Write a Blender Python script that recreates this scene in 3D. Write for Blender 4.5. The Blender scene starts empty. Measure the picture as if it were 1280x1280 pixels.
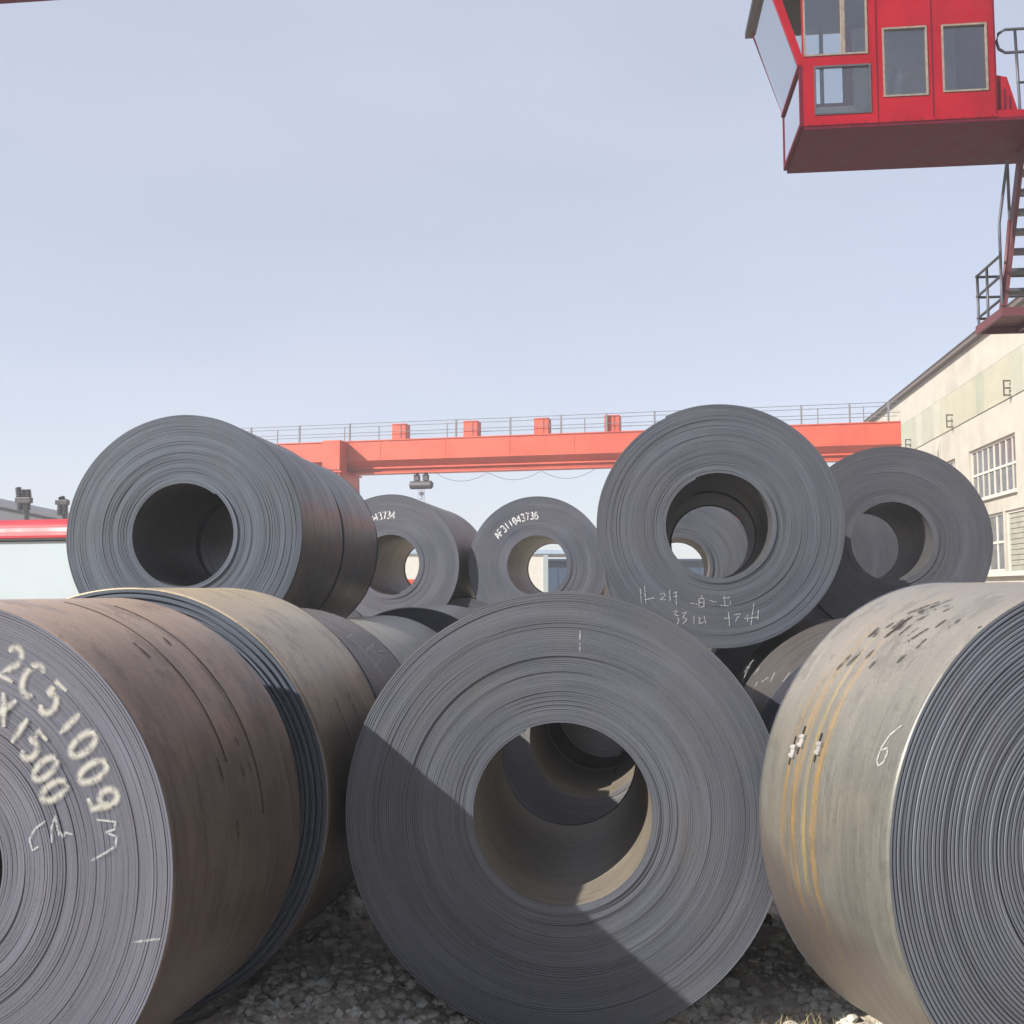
import bpy, math, random
import numpy as np
from mathutils import Vector
R_ = math.radians
rng = random.Random(7); nrg = np.random.default_rng(11)
SC = bpy.context.scene; COL = SC.collection

# ------------------------------------------------------------------ camera, sky, sun, exposure
CAM_H = 1.87
PITCH = math.atan(97 / 1280)
cam = bpy.data.cameras.new('camera'); cam_o = bpy.data.objects.new('camera', cam); COL.objects.link(cam_o)
cam.sensor_width = 36; cam.lens = 36; cam.clip_start = .05; cam.clip_end = 3000
cam_o.location = (0, 0, CAM_H); cam_o.rotation_euler = (math.pi / 2 + PITCH, 0, 0)
SC.camera = cam_o
SUN_S = Vector((.835, .437, -.602)).normalized()          # direction the light travels
w = bpy.data.worlds.new('World'); SC.world = w; w.use_nodes = True
nt = w.node_tree; bg = nt.nodes['Background']
sky = nt.nodes.new('ShaderNodeTexSky'); sky.sky_type = 'NISHITA'; sky.sun_disc = False
sky.sun_elevation = math.asin(-SUN_S.z); sky.sun_rotation = math.atan2(-SUN_S.x, -SUN_S.y)
sky.altitude = 0; sky.air_density = 1.0; sky.dust_density = .8; sky.ozone_density = 1.2
hz_mix = nt.nodes.new('ShaderNodeMix'); hz_mix.data_type = 'RGBA'; hz_mix.inputs[0].default_value = .6   # milky hazy air all over the sky
hz_mix.inputs[7].default_value = (5.3, 5.36, 6.22, 1)
tcw = nt.nodes.new('ShaderNodeTexCoord'); mpw = nt.nodes.new('ShaderNodeMapping'); mpw.inputs['Scale'].default_value = (1.2, 1.2, 4)
nzw = nt.nodes.new('ShaderNodeTexNoise'); nzw.inputs['Scale'].default_value = 1.6; nzw.inputs['Detail'].default_value = 5
mrw = nt.nodes.new('ShaderNodeMapRange'); mrw.inputs[1].default_value = .3; mrw.inputs[2].default_value = .7; mrw.inputs[3].default_value = .54; mrw.inputs[4].default_value = .67
nt.links.new(tcw.outputs['Generated'], mpw.inputs[0]); nt.links.new(mpw.outputs[0], nzw.inputs['Vector']); nt.links.new(nzw.outputs[0], mrw.inputs[0]); nt.links.new(mrw.outputs[0], hz_mix.inputs[0])
nt.links.new(sky.outputs[0], hz_mix.inputs[6]); nt.links.new(hz_mix.outputs[2], bg.inputs[0]); bg.inputs[1].default_value = .075
sl = bpy.data.lights.new('sun', 'SUN'); sl.energy = 5.0; sl.angle = R_(.6); sl.color = (1, .95, .87)
so = bpy.data.objects.new('sun', sl); COL.objects.link(so)
so.rotation_euler = SUN_S.to_track_quat('-Z', 'Y').to_euler(); so.location = (-20, -18, 25)
SC.view_settings.view_transform = 'Standard'; SC.view_settings.look = 'None'
SC.cycles.max_bounces = 6; SC.cycles.diffuse_bounces = 4; SC.cycles.glossy_bounces = 3; SC.cycles.volume_bounces = 0; SC.cycles.transparent_max_bounces = 16
SC.view_settings.exposure = 1.0; SC.view_settings.gamma = 1.0

# ------------------------------------------------------------------ picture -> place (only for measuring where things stand)
def ray(x, y):
    cx, cy = (x - 640) / 1280, (640 - y) / 1280
    cp, sp = math.cos(PITCH), math.sin(PITCH)
    return Vector((cx, cp - cy * sp, sp + cy * cp))
def at(x, y, Y):
    d = ray(x, y); return Vector((0, 0, CAM_H)) + d * (Y / d.y)

# ------------------------------------------------------------------ mesh helpers
def link(o, parent=None):
    COL.objects.link(o)
    if parent is not None: o.parent = parent
    return o
def arr_mesh(name, V, F, mat, parent=None, smooth=False, loc=None, uv=None):
    V = np.asarray(V, dtype=np.float32); F = np.asarray(F, dtype=np.int32)
    me = bpy.data.meshes.new(name); k = F.shape[1]
    me.vertices.add(len(V)); me.vertices.foreach_set('co', V.ravel())
    me.loops.add(F.size); me.loops.foreach_set('vertex_index', F.ravel())
    me.polygons.add(len(F)); me.polygons.foreach_set('loop_start', np.arange(0, F.size, k, dtype=np.int32))
    me.polygons.foreach_set('loop_total', np.full(len(F), k, dtype=np.int32))
    me.update(calc_edges=True); me.validate()
    me.polygons.foreach_set('use_smooth', np.full(len(me.polygons), smooth))
    if uv is not None:
        l = me.uv_layers.new(name='UVMap'); UV = np.asarray(uv, dtype=np.float32)[F.ravel()]
        l.data.foreach_set('uv', UV.ravel())
    me.materials.append(mat)
    o = bpy.data.objects.new(name, me); link(o, parent)
    if loc is not None: o.location = loc
    return o
class MB:
    def __init__(s): s.v = []; s.f = []
    def add(s, vs, fs):
        b = len(s.v); s.v += [tuple(p) for p in vs]; s.f += [tuple(i + b for i in f) for f in fs]; return s
    def box(s, a, b):
        (x0, y0, z0), (x1, y1, z1) = a, b
        x0, x1 = min(x0, x1), max(x0, x1); y0, y1 = min(y0, y1), max(y0, y1); z0, z1 = min(z0, z1), max(z0, z1)
        return s.add([(x0,y0,z0),(x1,y0,z0),(x1,y1,z0),(x0,y1,z0),(x0,y0,z1),(x1,y0,z1),(x1,y1,z1),(x0,y1,z1)],
                     [(0,3,2,1),(4,5,6,7),(0,1,5,4),(1,2,6,5),(2,3,7,6),(3,0,4,7)])
    def prism(s, poly, ax, a, b):
        """poly of 2D points extruded along axis ax (0,1,2) from a to b"""
        def mk(p, t):
            q = [p[0], p[1]]; q.insert(ax, t); return tuple(q)
        n = len(poly); vs = [mk(p, a) for p in poly] + [mk(p, b) for p in poly]
        fs = [tuple(range(n))[::-1], tuple(range(n, 2 * n))] + [(i, (i + 1) % n, n + (i + 1) % n, n + i) for i in range(n)]
        return s.add(vs, fs)
    def tube(s, pts, r, n=8, cap=True):
        pts = [Vector(p) for p in pts]; rings = []
        up = Vector((0, 0, 1))
        for i, p in enumerate(pts):
            d = (pts[min(i + 1, len(pts) - 1)] - pts[max(i - 1, 0)]).normalized()
            u = d.cross(up)
            if u.length < .05: u = d.cross(Vector((1, 0, 0)))
            u.normalize(); v = d.cross(u)
            rr = r[i] if isinstance(r, (list, tuple)) else r
            rings.append([p + (u * math.cos(6.2832 * k / n) + v * math.sin(6.2832 * k / n)) * rr for k in range(n)])
        vs = [q for rg in rings for q in rg]; fs = []
        for i in range(len(pts) - 1):
            for k in range(n):
                fs.append((i*n+k, i*n+(k+1) % n, (i+1)*n+(k+1) % n, (i+1)*n+k))
        if cap: fs += [tuple(range(n)), tuple(range(len(vs) - n, len(vs)))[::-1]]
        return s.add(vs, fs)
    def build(s, name, mat, parent=None, smooth=False, bevel=0):
        me = bpy.data.meshes.new(name); me.from_pydata(s.v, [], s.f); me.update(); me.materials.append(mat)
        if smooth: me.polygons.foreach_set('use_smooth', [True] * len(me.polygons))
        o = bpy.data.objects.new(name, me); link(o, parent)
        if bevel:
            m = o.modifiers.new('bevel', 'BEVEL'); m.width = bevel; m.segments = 2; m.limit_method = 'ANGLE'
        return o
def fix_normals(o):
    import bmesh
    bm = bmesh.new(); bm.from_mesh(o.data); bmesh.ops.recalc_face_normals(bm, faces=bm.faces); bm.to_mesh(o.data); bm.free()
def empty(name, loc, rz=0, label=None, cat=None, group=None):
    o = bpy.data.objects.new(name, None); link(o); o.location = loc; o.rotation_euler = (0, 0, rz); o.empty_display_size = .3
    if label: tag(o, label, cat, group)
    return o
def tag(o, label, cat, group=None):
    o['label'] = label; o['category'] = cat
    if group: o['group'] = group
    return o

# ------------------------------------------------------------------ materials
class NT:
    def __init__(s, name):
        s.m = bpy.data.materials.new(name); s.m.use_nodes = True; s.t = s.m.node_tree
        s.b = s.t.nodes['Principled BSDF']; s.out = s.t.nodes['Material Output']
    def n(s, typ, **kw):
        nd = s.t.nodes.new('ShaderNode' + typ)
        for k, v in kw.items(): setattr(nd, k, v)
        return nd
    def set(s, sock, v):
        if hasattr(v, 'is_output'): s.t.links.new(v, sock)
        elif isinstance(v, (tuple, list)) and len(v) == 3 and len(getattr(sock, 'default_value', (0,0,0))) == 4: sock.default_value = (*v, 1)
        else: sock.default_value = v
    def obj(s): return s.n('TexCoord').outputs['Object']
    def scale(s, vec, sc):
        m = s.n('Mapping'); s.set(m.inputs[0], vec); m.inputs['Scale'].default_value = sc; return m.outputs[0]
    def noise(s, vec, sc, det=4, rough=.55, dist=0):
        n = s.n('TexNoise'); s.set(n.inputs['Vector'], vec); n.inputs['Scale'].default_value = sc
        n.inputs['Detail'].default_value = det; n.inputs['Roughness'].default_value = rough; n.inputs['Distortion'].default_value = dist
        return n.outputs[0]
    def ramp(s, fac, a, b, lo=0., hi=1.):
        m = s.n('MapRange'); m.interpolation_type = 'SMOOTHSTEP'; s.set(m.inputs[0], fac)
        for i, v in enumerate((a, b, lo, hi)): m.inputs[i + 1].default_value = v
        return m.outputs[0]
    def mix(s, fac, a, b):
        m = s.n('Mix', data_type='RGBA'); s.set(m.inputs[0], fac); s.set(m.inputs[6], a); s.set(m.inputs[7], b); return m.outputs[2]
    def math(s, op, a, b=None):
        m = s.n('Math', operation=op); s.set(m.inputs[0], a)
        if b is not None: s.set(m.inputs[1], b)
        return m.outputs[0]
    def bump(s, h, st=.3, dist=.01):
        b = s.n('Bump'); s.set(b.inputs['Height'], h); b.inputs['Strength'].default_value = st; b.inputs['Distance'].default_value = dist
        s.t.links.new(b.outputs[0], s.b.inputs['Normal'])
    def fin(s, col, rough=.6, metal=0., spec=.5, k=.60):
        if hasattr(col, 'is_output'):
            mm = s.n('Mix', data_type='RGBA', blend_type='MULTIPLY'); mm.inputs[0].default_value = 1; s.set(mm.inputs[6], col); mm.inputs[7].default_value = (k, k, k, 1); col = mm.outputs[2]
        else: col = tuple(x * k for x in col)
        s.set(s.b.inputs['Base Color'], col); s.set(s.b.inputs['Roughness'], rough); s.set(s.b.inputs['Metallic'], metal)
        s.b.inputs['Specular IOR Level'].default_value = spec
        return s.m

def steel_body(name, c1, c2, dust, dustamt=.5, stripes=(), rough=.5, metal=.3, seed=0., top=None, topamt=.8, low=None):
    """rolled outer skin: colour runs along the rolling direction (round the coil), dust and rust in patches"""
    t = NT(name); o = t.obj()
    mp = t.n('Mapping'); t.set(mp.inputs[0], o); mp.inputs['Location'].default_value = (seed, seed * 1.7, seed * .6); o = mp.outputs[0]
    streak = t.noise(t.scale(o, (.8, 14, .8)), 1.6, 6, .65)
    fine = t.noise(t.scale(o, (2.5, 130, 2.5)), 1.5, 3, .6)
    patch = t.noise(o, 1.7, 5, .6, .6)
    col = t.mix(t.ramp(streak, .35, .65), c1, c2)
    col = t.mix(t.math('MULTIPLY', t.ramp(patch, .42, .68), dustamt), col, dust)
    y = t.n('SeparateXYZ'); t.set(y.inputs[0], t.obj()); yy = y.outputs[1]
    for (y0, wd, c, amt) in stripes:
        d = t.math('ABSOLUTE', t.math('SUBTRACT', t.math('ADD', yy, t.math('MULTIPLY', t.math('SUBTRACT', t.noise(o, 3, 3), .5), .04)), y0))
        f = t.math('MULTIPLY', t.ramp(d, 0, wd, 1, 0), t.math('MULTIPLY', t.ramp(t.noise(t.scale(o, (1.6, 40, 1.6)), 2, 5), .36, .56), amt))
        col = t.mix(f, col, c)
    col = t.mix(t.math('MULTIPLY', t.ramp(fine, .35, .7), .35), col, tuple(x * .55 for x in c1))
    if top:      # warm sheen of sun and sky, painted paler onto the upper side
        zz = t.n('SeparateXYZ'); t.set(zz.inputs[0], t.obj())
        f = t.math('ADD', zz.outputs[2], t.math('MULTIPLY', t.math('SUBTRACT', t.noise(t.scale(o, (1, 3, 1)), 2.2, 5, .65), .5), .5))
        col = t.mix(t.math('MULTIPLY', t.ramp(f, .25, .85), topamt), col, top)
    if low:      # darker brown below a slanting line on the lower side
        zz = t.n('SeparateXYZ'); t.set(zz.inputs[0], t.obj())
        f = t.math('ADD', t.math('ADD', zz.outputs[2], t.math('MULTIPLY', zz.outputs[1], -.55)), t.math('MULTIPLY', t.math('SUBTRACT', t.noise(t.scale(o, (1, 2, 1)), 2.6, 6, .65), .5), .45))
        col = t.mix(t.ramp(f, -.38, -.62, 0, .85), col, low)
    scr = t.noise(t.scale(o, (1.1, 210, 1.1)), 1.3, 2, .5)      # thin bright handling scratches, broken up
    col = t.mix(t.math('MULTIPLY', t.ramp(scr, .66, .72), t.math('MULTIPLY', t.ramp(t.noise(o, 3.1, 3), .45, .6), .45)), col, tuple(min(1, x * 1.9 + .05) for x in c2))
    scale_ = t.noise(t.scale(o, (1, 1.8, 1)), 4.2, 9, .72, .3)      # flaked mill scale with ragged edges
    col = t.mix(t.math('MULTIPLY', t.ramp(scale_, .53, .57), .3), col, tuple(x * .62 for x in c1))
    spots = t.noise(o, 9, 6, .7)
    col = t.mix(t.math('MULTIPLY', t.ramp(spots, .6, .72), .35), col, tuple(x * .6 for x in c2))
    grain = t.noise(t.scale(o, (1, 2.2, 1)), 75, 4, .7)
    col = t.mix(t.math('MULTIPLY', t.ramp(grain, .5, .7), .38), col, tuple(x * .5 for x in c1))
    col = t.mix(t.math('MULTIPLY', t.ramp(grain, .42, .3), .3), col, tuple(min(1, x * 1.6) for x in c2))
    t.bump(t.math('ADD', t.math('ADD', fine, t.math('MULTIPLY', patch, 2)), t.math('MULTIPLY', grain, .35)), .14, .006)
    return t.fin(col, t.ramp(streak, .2, .8, rough - .13, rough + .1), metal)

def steel_edge(name, dark, light, rustc, rustamt=.3, line=170., rough=.55, metal=.15, seed=0.):
    """sheared strip edges seen on the side of the coil: ring to ring differences, rust and dust in patches"""
    dark, light = [(c[0] * .92, c[1] * .98, c[2] * 1.09) for c in (dark, light)]
    t = NT(name); o = t.obj(); sp = t.n('SeparateXYZ'); t.set(sp.inputs[0], o)
    r = t.math('SQRT', t.math('ADD', t.math('MULTIPLY', sp.outputs[0], sp.outputs[0]), t.math('MULTIPLY', sp.outputs[2], sp.outputs[2])))
    mp = t.n('Mapping'); t.set(mp.inputs[0], o); mp.inputs['Location'].default_value = (seed, seed, seed * .7); os_ = mp.outputs[0]
    cb = t.n('CombineXYZ'); t.set(cb.inputs[0], t.math('MULTIPLY', r, line)); t.set(cb.inputs[1], t.math('MULTIPLY', sp.outputs[0], 1.5)); t.set(cb.inputs[2], t.math('MULTIPLY', sp.outputs[2], 1.5))
    rings = t.noise(cb.outputs[0], 1., 3, .6)
    cb2 = t.n('CombineXYZ'); t.set(cb2.inputs[0], t.math('MULTIPLY', r, line * .12)); t.set(cb2.inputs[1], t.math('ADD', sp.outputs[0], seed)); t.set(cb2.inputs[2], sp.outputs[2])
    broad = t.noise(cb2.outputs[0], 1., 3, .5)
    patch = t.noise(os_, 2.2, 5, .6, .4)
    col = t.mix(t.ramp(rings, .3, .7), dark, light)
    col = t.mix(t.math('MULTIPLY', t.ramp(broad, .45, .7), .5), col, tuple(min(1, x * 1.45) for x in light))
    col = t.mix(t.math('MULTIPLY', t.ramp(patch, .45, .7), rustamt), col, rustc)
    grit = t.noise(os_, 45, 3, .6)
    col = t.mix(t.math('MULTIPLY', t.ramp(grit, .55, .75), .3), col, tuple(x * .6 for x in dark))
    sp2 = t.noise(os_, 160, 3, .7)
    col = t.mix(t.math('MULTIPLY', t.ramp(sp2, .45, .3), .35), col, tuple(min(1, x * 1.5) for x in light))
    run = t.noise(t.scale(os_, (7, 1, .9)), 1.5, 5, .6)      # dust and rust runs down the side
    col = t.mix(t.math('MULTIPLY', t.ramp(run, .56, .7), .28), col, rustc)
    t.bump(rings, .25, .004)
    return t.fin(col, t.ramp(patch, .3, .7, rough - .08, rough + .15), metal)

def plain(name, col, rough=.6, metal=0., var=.15, sc=6., dirt=None, dirtamt=.3, bump=0., spec=.5):
    t = NT(name); o = t.obj(); n1 = t.noise(o, sc, 5, .6)
    c = t.mix(t.ramp(n1, .3, .7), tuple(x * (1 - var) for x in col), tuple(min(1, x * (1 + var)) for x in col))
    if dirt:
        n2 = t.noise(t.scale(o, (1, 1, .35)), sc * .35, 6, .65)
        c = t.mix(t.math('MULTIPLY', t.ramp(n2, .48, .72), dirtamt), c, dirt)
    if bump: t.bump(t.noise(o, sc * 6, 4), bump, .01)
    return t.fin(c, t.ramp(n1, .3, .7, rough - .07, rough + .08), metal, spec)

def paint_mat(name, col, hard=.35, nsc=35., cover=.9, n0=.36, n1=.55):
    """sprayed or chalked marks: soft at the ribbon's sides, broken by the surface below"""
    t = NT(name); uv = t.n('TexCoord').outputs['UV']; sp = t.n('SeparateXYZ'); t.set(sp.inputs[0], uv)
    e = t.ramp(t.math('ABSOLUTE', sp.outputs[0]), hard, 1, 1, 0)
    n = t.ramp(t.noise(t.obj(), nsc, 4, .65), n0, n1)
    a = t.math('MULTIPLY', t.math('MULTIPLY', e, n), cover)
    t.set(t.b.inputs['Alpha'], a)
    return t.fin(col, .85, 0, .2)

M = {}
M['edge_a'] = steel_edge('strip_edge_grey', (.088, .092, .107), (.132, .136, .151), (.145, .132, .125), .3, seed=1.)
M['edge_i'] = steel_edge('strip_edge_slate', (.075, .079, .093), (.115, .119, .135), (.115, .11, .112), .25, seed=8.)
M['edge_b'] = steel_edge('strip_edge_violet_grey', (.10, .099, .122), (.15, .148, .172), (.14, .126, .132), .25, line=140, seed=2.)
M['edge_blue'] = steel_edge('strip_edge_blue_grey', (.062, .074, .094), (.108, .122, .145), (.092, .09, .097), .2, seed=3.)
M['edge_k'] = steel_edge('strip_edge_thick_plate', (.17, .177, .20), (.225, .232, .252), (.19, .183, .18), .2, line=60, seed=4.)
M['edge_m'] = steel_edge('strip_edge_warm_grey', (.24, .22, .205), (.31, .285, .265), (.26, .23, .2), .3, line=120, seed=9.)
M['edge_dark'] = steel_edge('strip_edge_dark', (.068, .068, .079), (.092, .091, .10), (.098, .084, .085), .3, line=110, seed=5.)
M['edge_far'] = steel_edge('strip_edge_far', (.098, .098, .118), (.135, .134, .154), (.155, .125, .125), .25, line=90, seed=6.)
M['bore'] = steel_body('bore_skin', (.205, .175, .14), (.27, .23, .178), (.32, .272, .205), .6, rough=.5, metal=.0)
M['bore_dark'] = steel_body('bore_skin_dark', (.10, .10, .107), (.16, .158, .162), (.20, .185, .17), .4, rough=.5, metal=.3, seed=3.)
M['body_b'] = steel_body('skin_rust_brown', (.135, .102, .088), (.19, .145, .122), (.235, .185, .15), .5, rough=.38, seed=1., top=(.72, .51, .36), topamt=.95)
M['body_c'] = steel_body('skin_tan', (.19, .155, .132), (.25, .205, .172), (.31, .255, .20), .5, rough=.38, seed=2., top=(.86, .69, .46), topamt=.97)
M['body_d'] = steel_body('skin_dark_purple', (.15, .125, .12), (.20, .17, .16), (.24, .21, .18), .3, rough=.45, seed=3., top=(.30, .25, .21), topamt=.5)
M['body_e'] = steel_body('skin_green_grey', (.24, .235, .20), (.32, .315, .27), (.36, .34, .27), .5, rough=.4, seed=4., top=(.50, .46, .36), topamt=.6)
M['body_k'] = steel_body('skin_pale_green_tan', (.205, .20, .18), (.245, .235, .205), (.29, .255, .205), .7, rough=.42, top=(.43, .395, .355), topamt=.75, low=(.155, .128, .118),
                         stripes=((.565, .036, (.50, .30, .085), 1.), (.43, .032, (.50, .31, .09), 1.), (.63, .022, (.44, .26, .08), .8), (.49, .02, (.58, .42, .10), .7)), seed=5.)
M['body_f'] = steel_body('skin_dark_mill_scale', (.085, .076, .073), (.135, .112, .098), (.27, .19, .135), .75, rough=.38, metal=.3, seed=6.)
M['body_l'] = steel_body('skin_scratched_brown_grey', (.11, .10, .095), (.16, .14, .125), (.18, .15, .125), .4, rough=.5, seed=7.)
M['groove'] = plain('groove_dark', (.03, .03, .032), .8)
M['white_paint'] = paint_mat('sprayed_white_paint', (.84, .82, .72), .0, 26, .6, .24, .56)
M['ink'] = paint_mat('white_ink', (1., 1., 1.), .6, 40, .95)
M['chalk'] = paint_mat('chalk', (1., 1., 1.), .1, 90, .42, .28, .56)
M['smudge'] = paint_mat('dark_smudge', (.06, .05, .05), .3, 25, .75)
M['band'] = plain('strapping_steel', (.075, .06, .05), .5, .5)
M['clip'] = plain('clip_zinc', (.44, .42, .40), .45, .3)
M['clip'].node_tree.nodes['Principled BSDF'].inputs['Metallic'].default_value = .2
M['red'] = plain('red_gloss_paint', (.40, .004, .018), .45, 0, .10, 1.6, (.22, .008, .016), .65, spec=.15)
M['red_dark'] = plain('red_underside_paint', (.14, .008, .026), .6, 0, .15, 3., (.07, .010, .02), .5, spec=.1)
M['red_far'] = plain('red_orange_paint', (.72, .105, .048), .5, 0, .08, 1.2, (.48, .05, .035), .4)
M['maroon'] = plain('maroon_steel', (.15, .034, .045), .55, 0, .2, 4., (.10, .05, .04), .5)
M['rail'] = plain('rail_grey', (.09, .095, .12), .5, .2)
M['rail_far'] = plain('rail_far_grey', (.22, .22, .24), .6, .1)
M['cream'] = plain('cream_render', (.58, .54, .465), .85, 0, .07, 1.2, (.36, .32, .27), .45, .1)
M['clad'] = plain('fibreglass_sheet', (.40, .40, .32), .6, 0, .12, 2., (.29, .285, .23), .5)
for q_, c_ in enumerate(((.40, .40, .32), (.46, .455, .37), (.36, .365, .285), (.43, .415, .32))): M['clad%d' % q_] = plain('fibreglass_sheet_%d' % q_, c_, .6, 0, .05, 1.5, (.30, .28, .22), .3)
M['eave'] = plain('eave_brown', (.15, .11, .10), .7)
M['white_frame'] = plain('window_white_paint', (.74, .70, .63), .5, 0, .05)
M['bracket'] = plain('bracket_steel', (.12, .10, .085), .6, .2)
M['white_wall'] = plain('white_sheet_wall', (.50, .565, .585), .16, 0, .05, .5, (.42, .49, .50), .3)
M['white_hut'] = plain('white_hut_wall', (.80, .78, .72), .6, 0, .03)
M['fascia'] = plain('glossy_red_fascia', (.55, .02, .04), .22, 0, .05)
M['roof_dark'] = plain('grey_roof_sheet', (.16, .165, .19), .6, .1, .1)
M['insul'] = plain('brown_porcelain', (.075, .07, .08), .4)
M['blue'] = plain('blue_sheet', (.055, .11, .19), .5, .1, .08)
M['pale_blue'] = plain('pale_blue_sheet', (.45, .58, .75), .5, .0, .05)
M['putty'] = plain('window_putty', (.27, .225, .185), .7, 0, .25, 12.)
M['hoist'] = plain('hoist_grey', (.11, .10, .11), .5, .3)
M['stone'] = plain('rubble', (.95, .82, .66), .9, 0, .35, 9., (1.0, .92, .78), .5, .3)
M['pink'] = plain('pinkish_stone', (.42, .32, .28), .85, 0, .2, 20.)
M['scrap'] = plain('scrap_plastic', (.55, .62, .72), .4)
M['straw'] = plain('dry_straw', (.42, .34, .19), .8, 0, .3, 20.)
M['wood'] = plain('dark_timber', (.10, .085, .075), .85, 0, .3, 8.)
M['seat'] = plain('cab_seat_grey', (.50, .49, .46), .7)
def glass(nm='window_glass', extra=.04):
    t = NT(nm); b = t.b
    b.inputs['Base Color'].default_value = (.75, .85, .88, 1); b.inputs['Roughness'].default_value = .03
    g = t.n('BsdfGlossy'); g.inputs['Roughness'].default_value = .03; g.inputs[0].default_value = (.95, .97, 1, 1)
    tr = t.n('BsdfTransparent'); tr.inputs[0].default_value = (.91, .94, .95, 1)
    fr = t.n('Fresnel'); fr.inputs[0].default_value = 1.6
    mx = t.n('MixShader'); t.set(mx.inputs[0], t.math('ADD', fr.outputs[0], extra)); t.t.links.new(tr.outputs[0], mx.inputs[1]); t.t.links.new(g.outputs[0], mx.inputs[2])
    t.t.links.new(mx.outputs[0], t.out.inputs[0]); return t.m
M['glass'] = glass()
M['front_glass'] = glass('front_glass', .45)
def darkglass():
    t = NT('dusty_dark_glass'); n = t.noise(t.obj(), 2.5, 4)
    return t.fin(t.mix(t.ramp(n, .3, .7), (.10, .095, .10), (.17, .165, .165)), .25, 0, .6)
M['dglass'] = darkglass()

def ground_mat():
    t = NT('dirt_and_gravel'); o = t.obj()
    a = t.noise(o, .6, 6, .6); b = t.noise(o, 9, 6, .7); v = t.n('TexVoronoi'); t.set(v.inputs[0], o); v.inputs['Scale'].default_value = 28
    col = t.mix(t.ramp(a, .35, .65), (.78, .67, .53), (.98, .86, .70))
    col = t.mix(t.math('MULTIPLY', t.ramp(b, .45, .7), .55), col, (.42, .36, .29))
    col = t.mix(t.math('MULTIPLY', t.ramp(v.outputs[0], .1, .5), .35), col, (.42, .38, .32))
    t.bump(t.math('ADD', b, t.math('MULTIPLY', v.outputs[0], .6)), .6, .03)
    return t.fin(col, .92, 0, .2)
M['ground'] = ground_mat()

# ------------------------------------------------------------------ ground: one sheet out to the horizon, uneven where the coils lie
def wob(x, y):
    return (.016 * np.sin(x * 5.1 + 1.3 * np.sin(y * 3.3)) + .014 * np.sin(y * 6.7 + 2.1 * np.sin(x * 2.9 + 1)) + .010 * np.sin(x * 13.7 + y * 9.1)
            + .008 * np.sin(x * 21.3 - y * 17.9 + 2) + .006 * np.sin(x * 37 + 3 * np.sin(y * 11)) + .005 * np.sin(y * 43 + 2 * np.sin(x * 19)))
def ground_z(x, y):
    near = np.clip(1 - (np.hypot(x, (y - 5.5)) - 5) / 8, 0, 1)
    bank = .13 * np.exp(-((x + .72) / .22) ** 2 - ((y - 6.6) / .5) ** 2) + .10 * np.exp(-((x - 1.35) / .25) ** 2 - ((y - 5.6) / .35) ** 2)
    return -.05 + (wob(x, y) + bank) * near
def axis_vals(lo, hi, step, out):
    a = np.arange(lo, hi, step); g = []; d = step; v = hi
    while v < out: g.append(v); d *= 1.3; v += d
    g2 = []; d = step; v = lo - step
    while v > -out: g2.append(v); d *= 1.3; v -= d
    return np.array(sorted(g2 + list(a) + g + [out, -out]))
gx = axis_vals(-2.2, 2.4, .025, 900); gy = axis_vals(3.2, 8.0, .025, 900)
GX, GY = np.meshgrid(gx, gy); gz = ground_z(GX, GY) + nrg.normal(0, .004, GX.shape) * np.clip(1 - (np.hypot(GX, GY - 5.5) - 4) / 4, 0, 1)
nx, ny = len(gx), len(gy); idx = np.arange(nx * ny).reshape(ny, nx)
g = arr_mesh('ground', np.stack([GX, GY, gz], -1).reshape(-1, 3),
             np.stack([idx[:-1, :-1], idx[:-1, 1:], idx[1:, 1:], idx[1:, :-1]], -1).reshape(-1, 4), M['ground'], smooth=True)
g['kind'] = 'structure'

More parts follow.
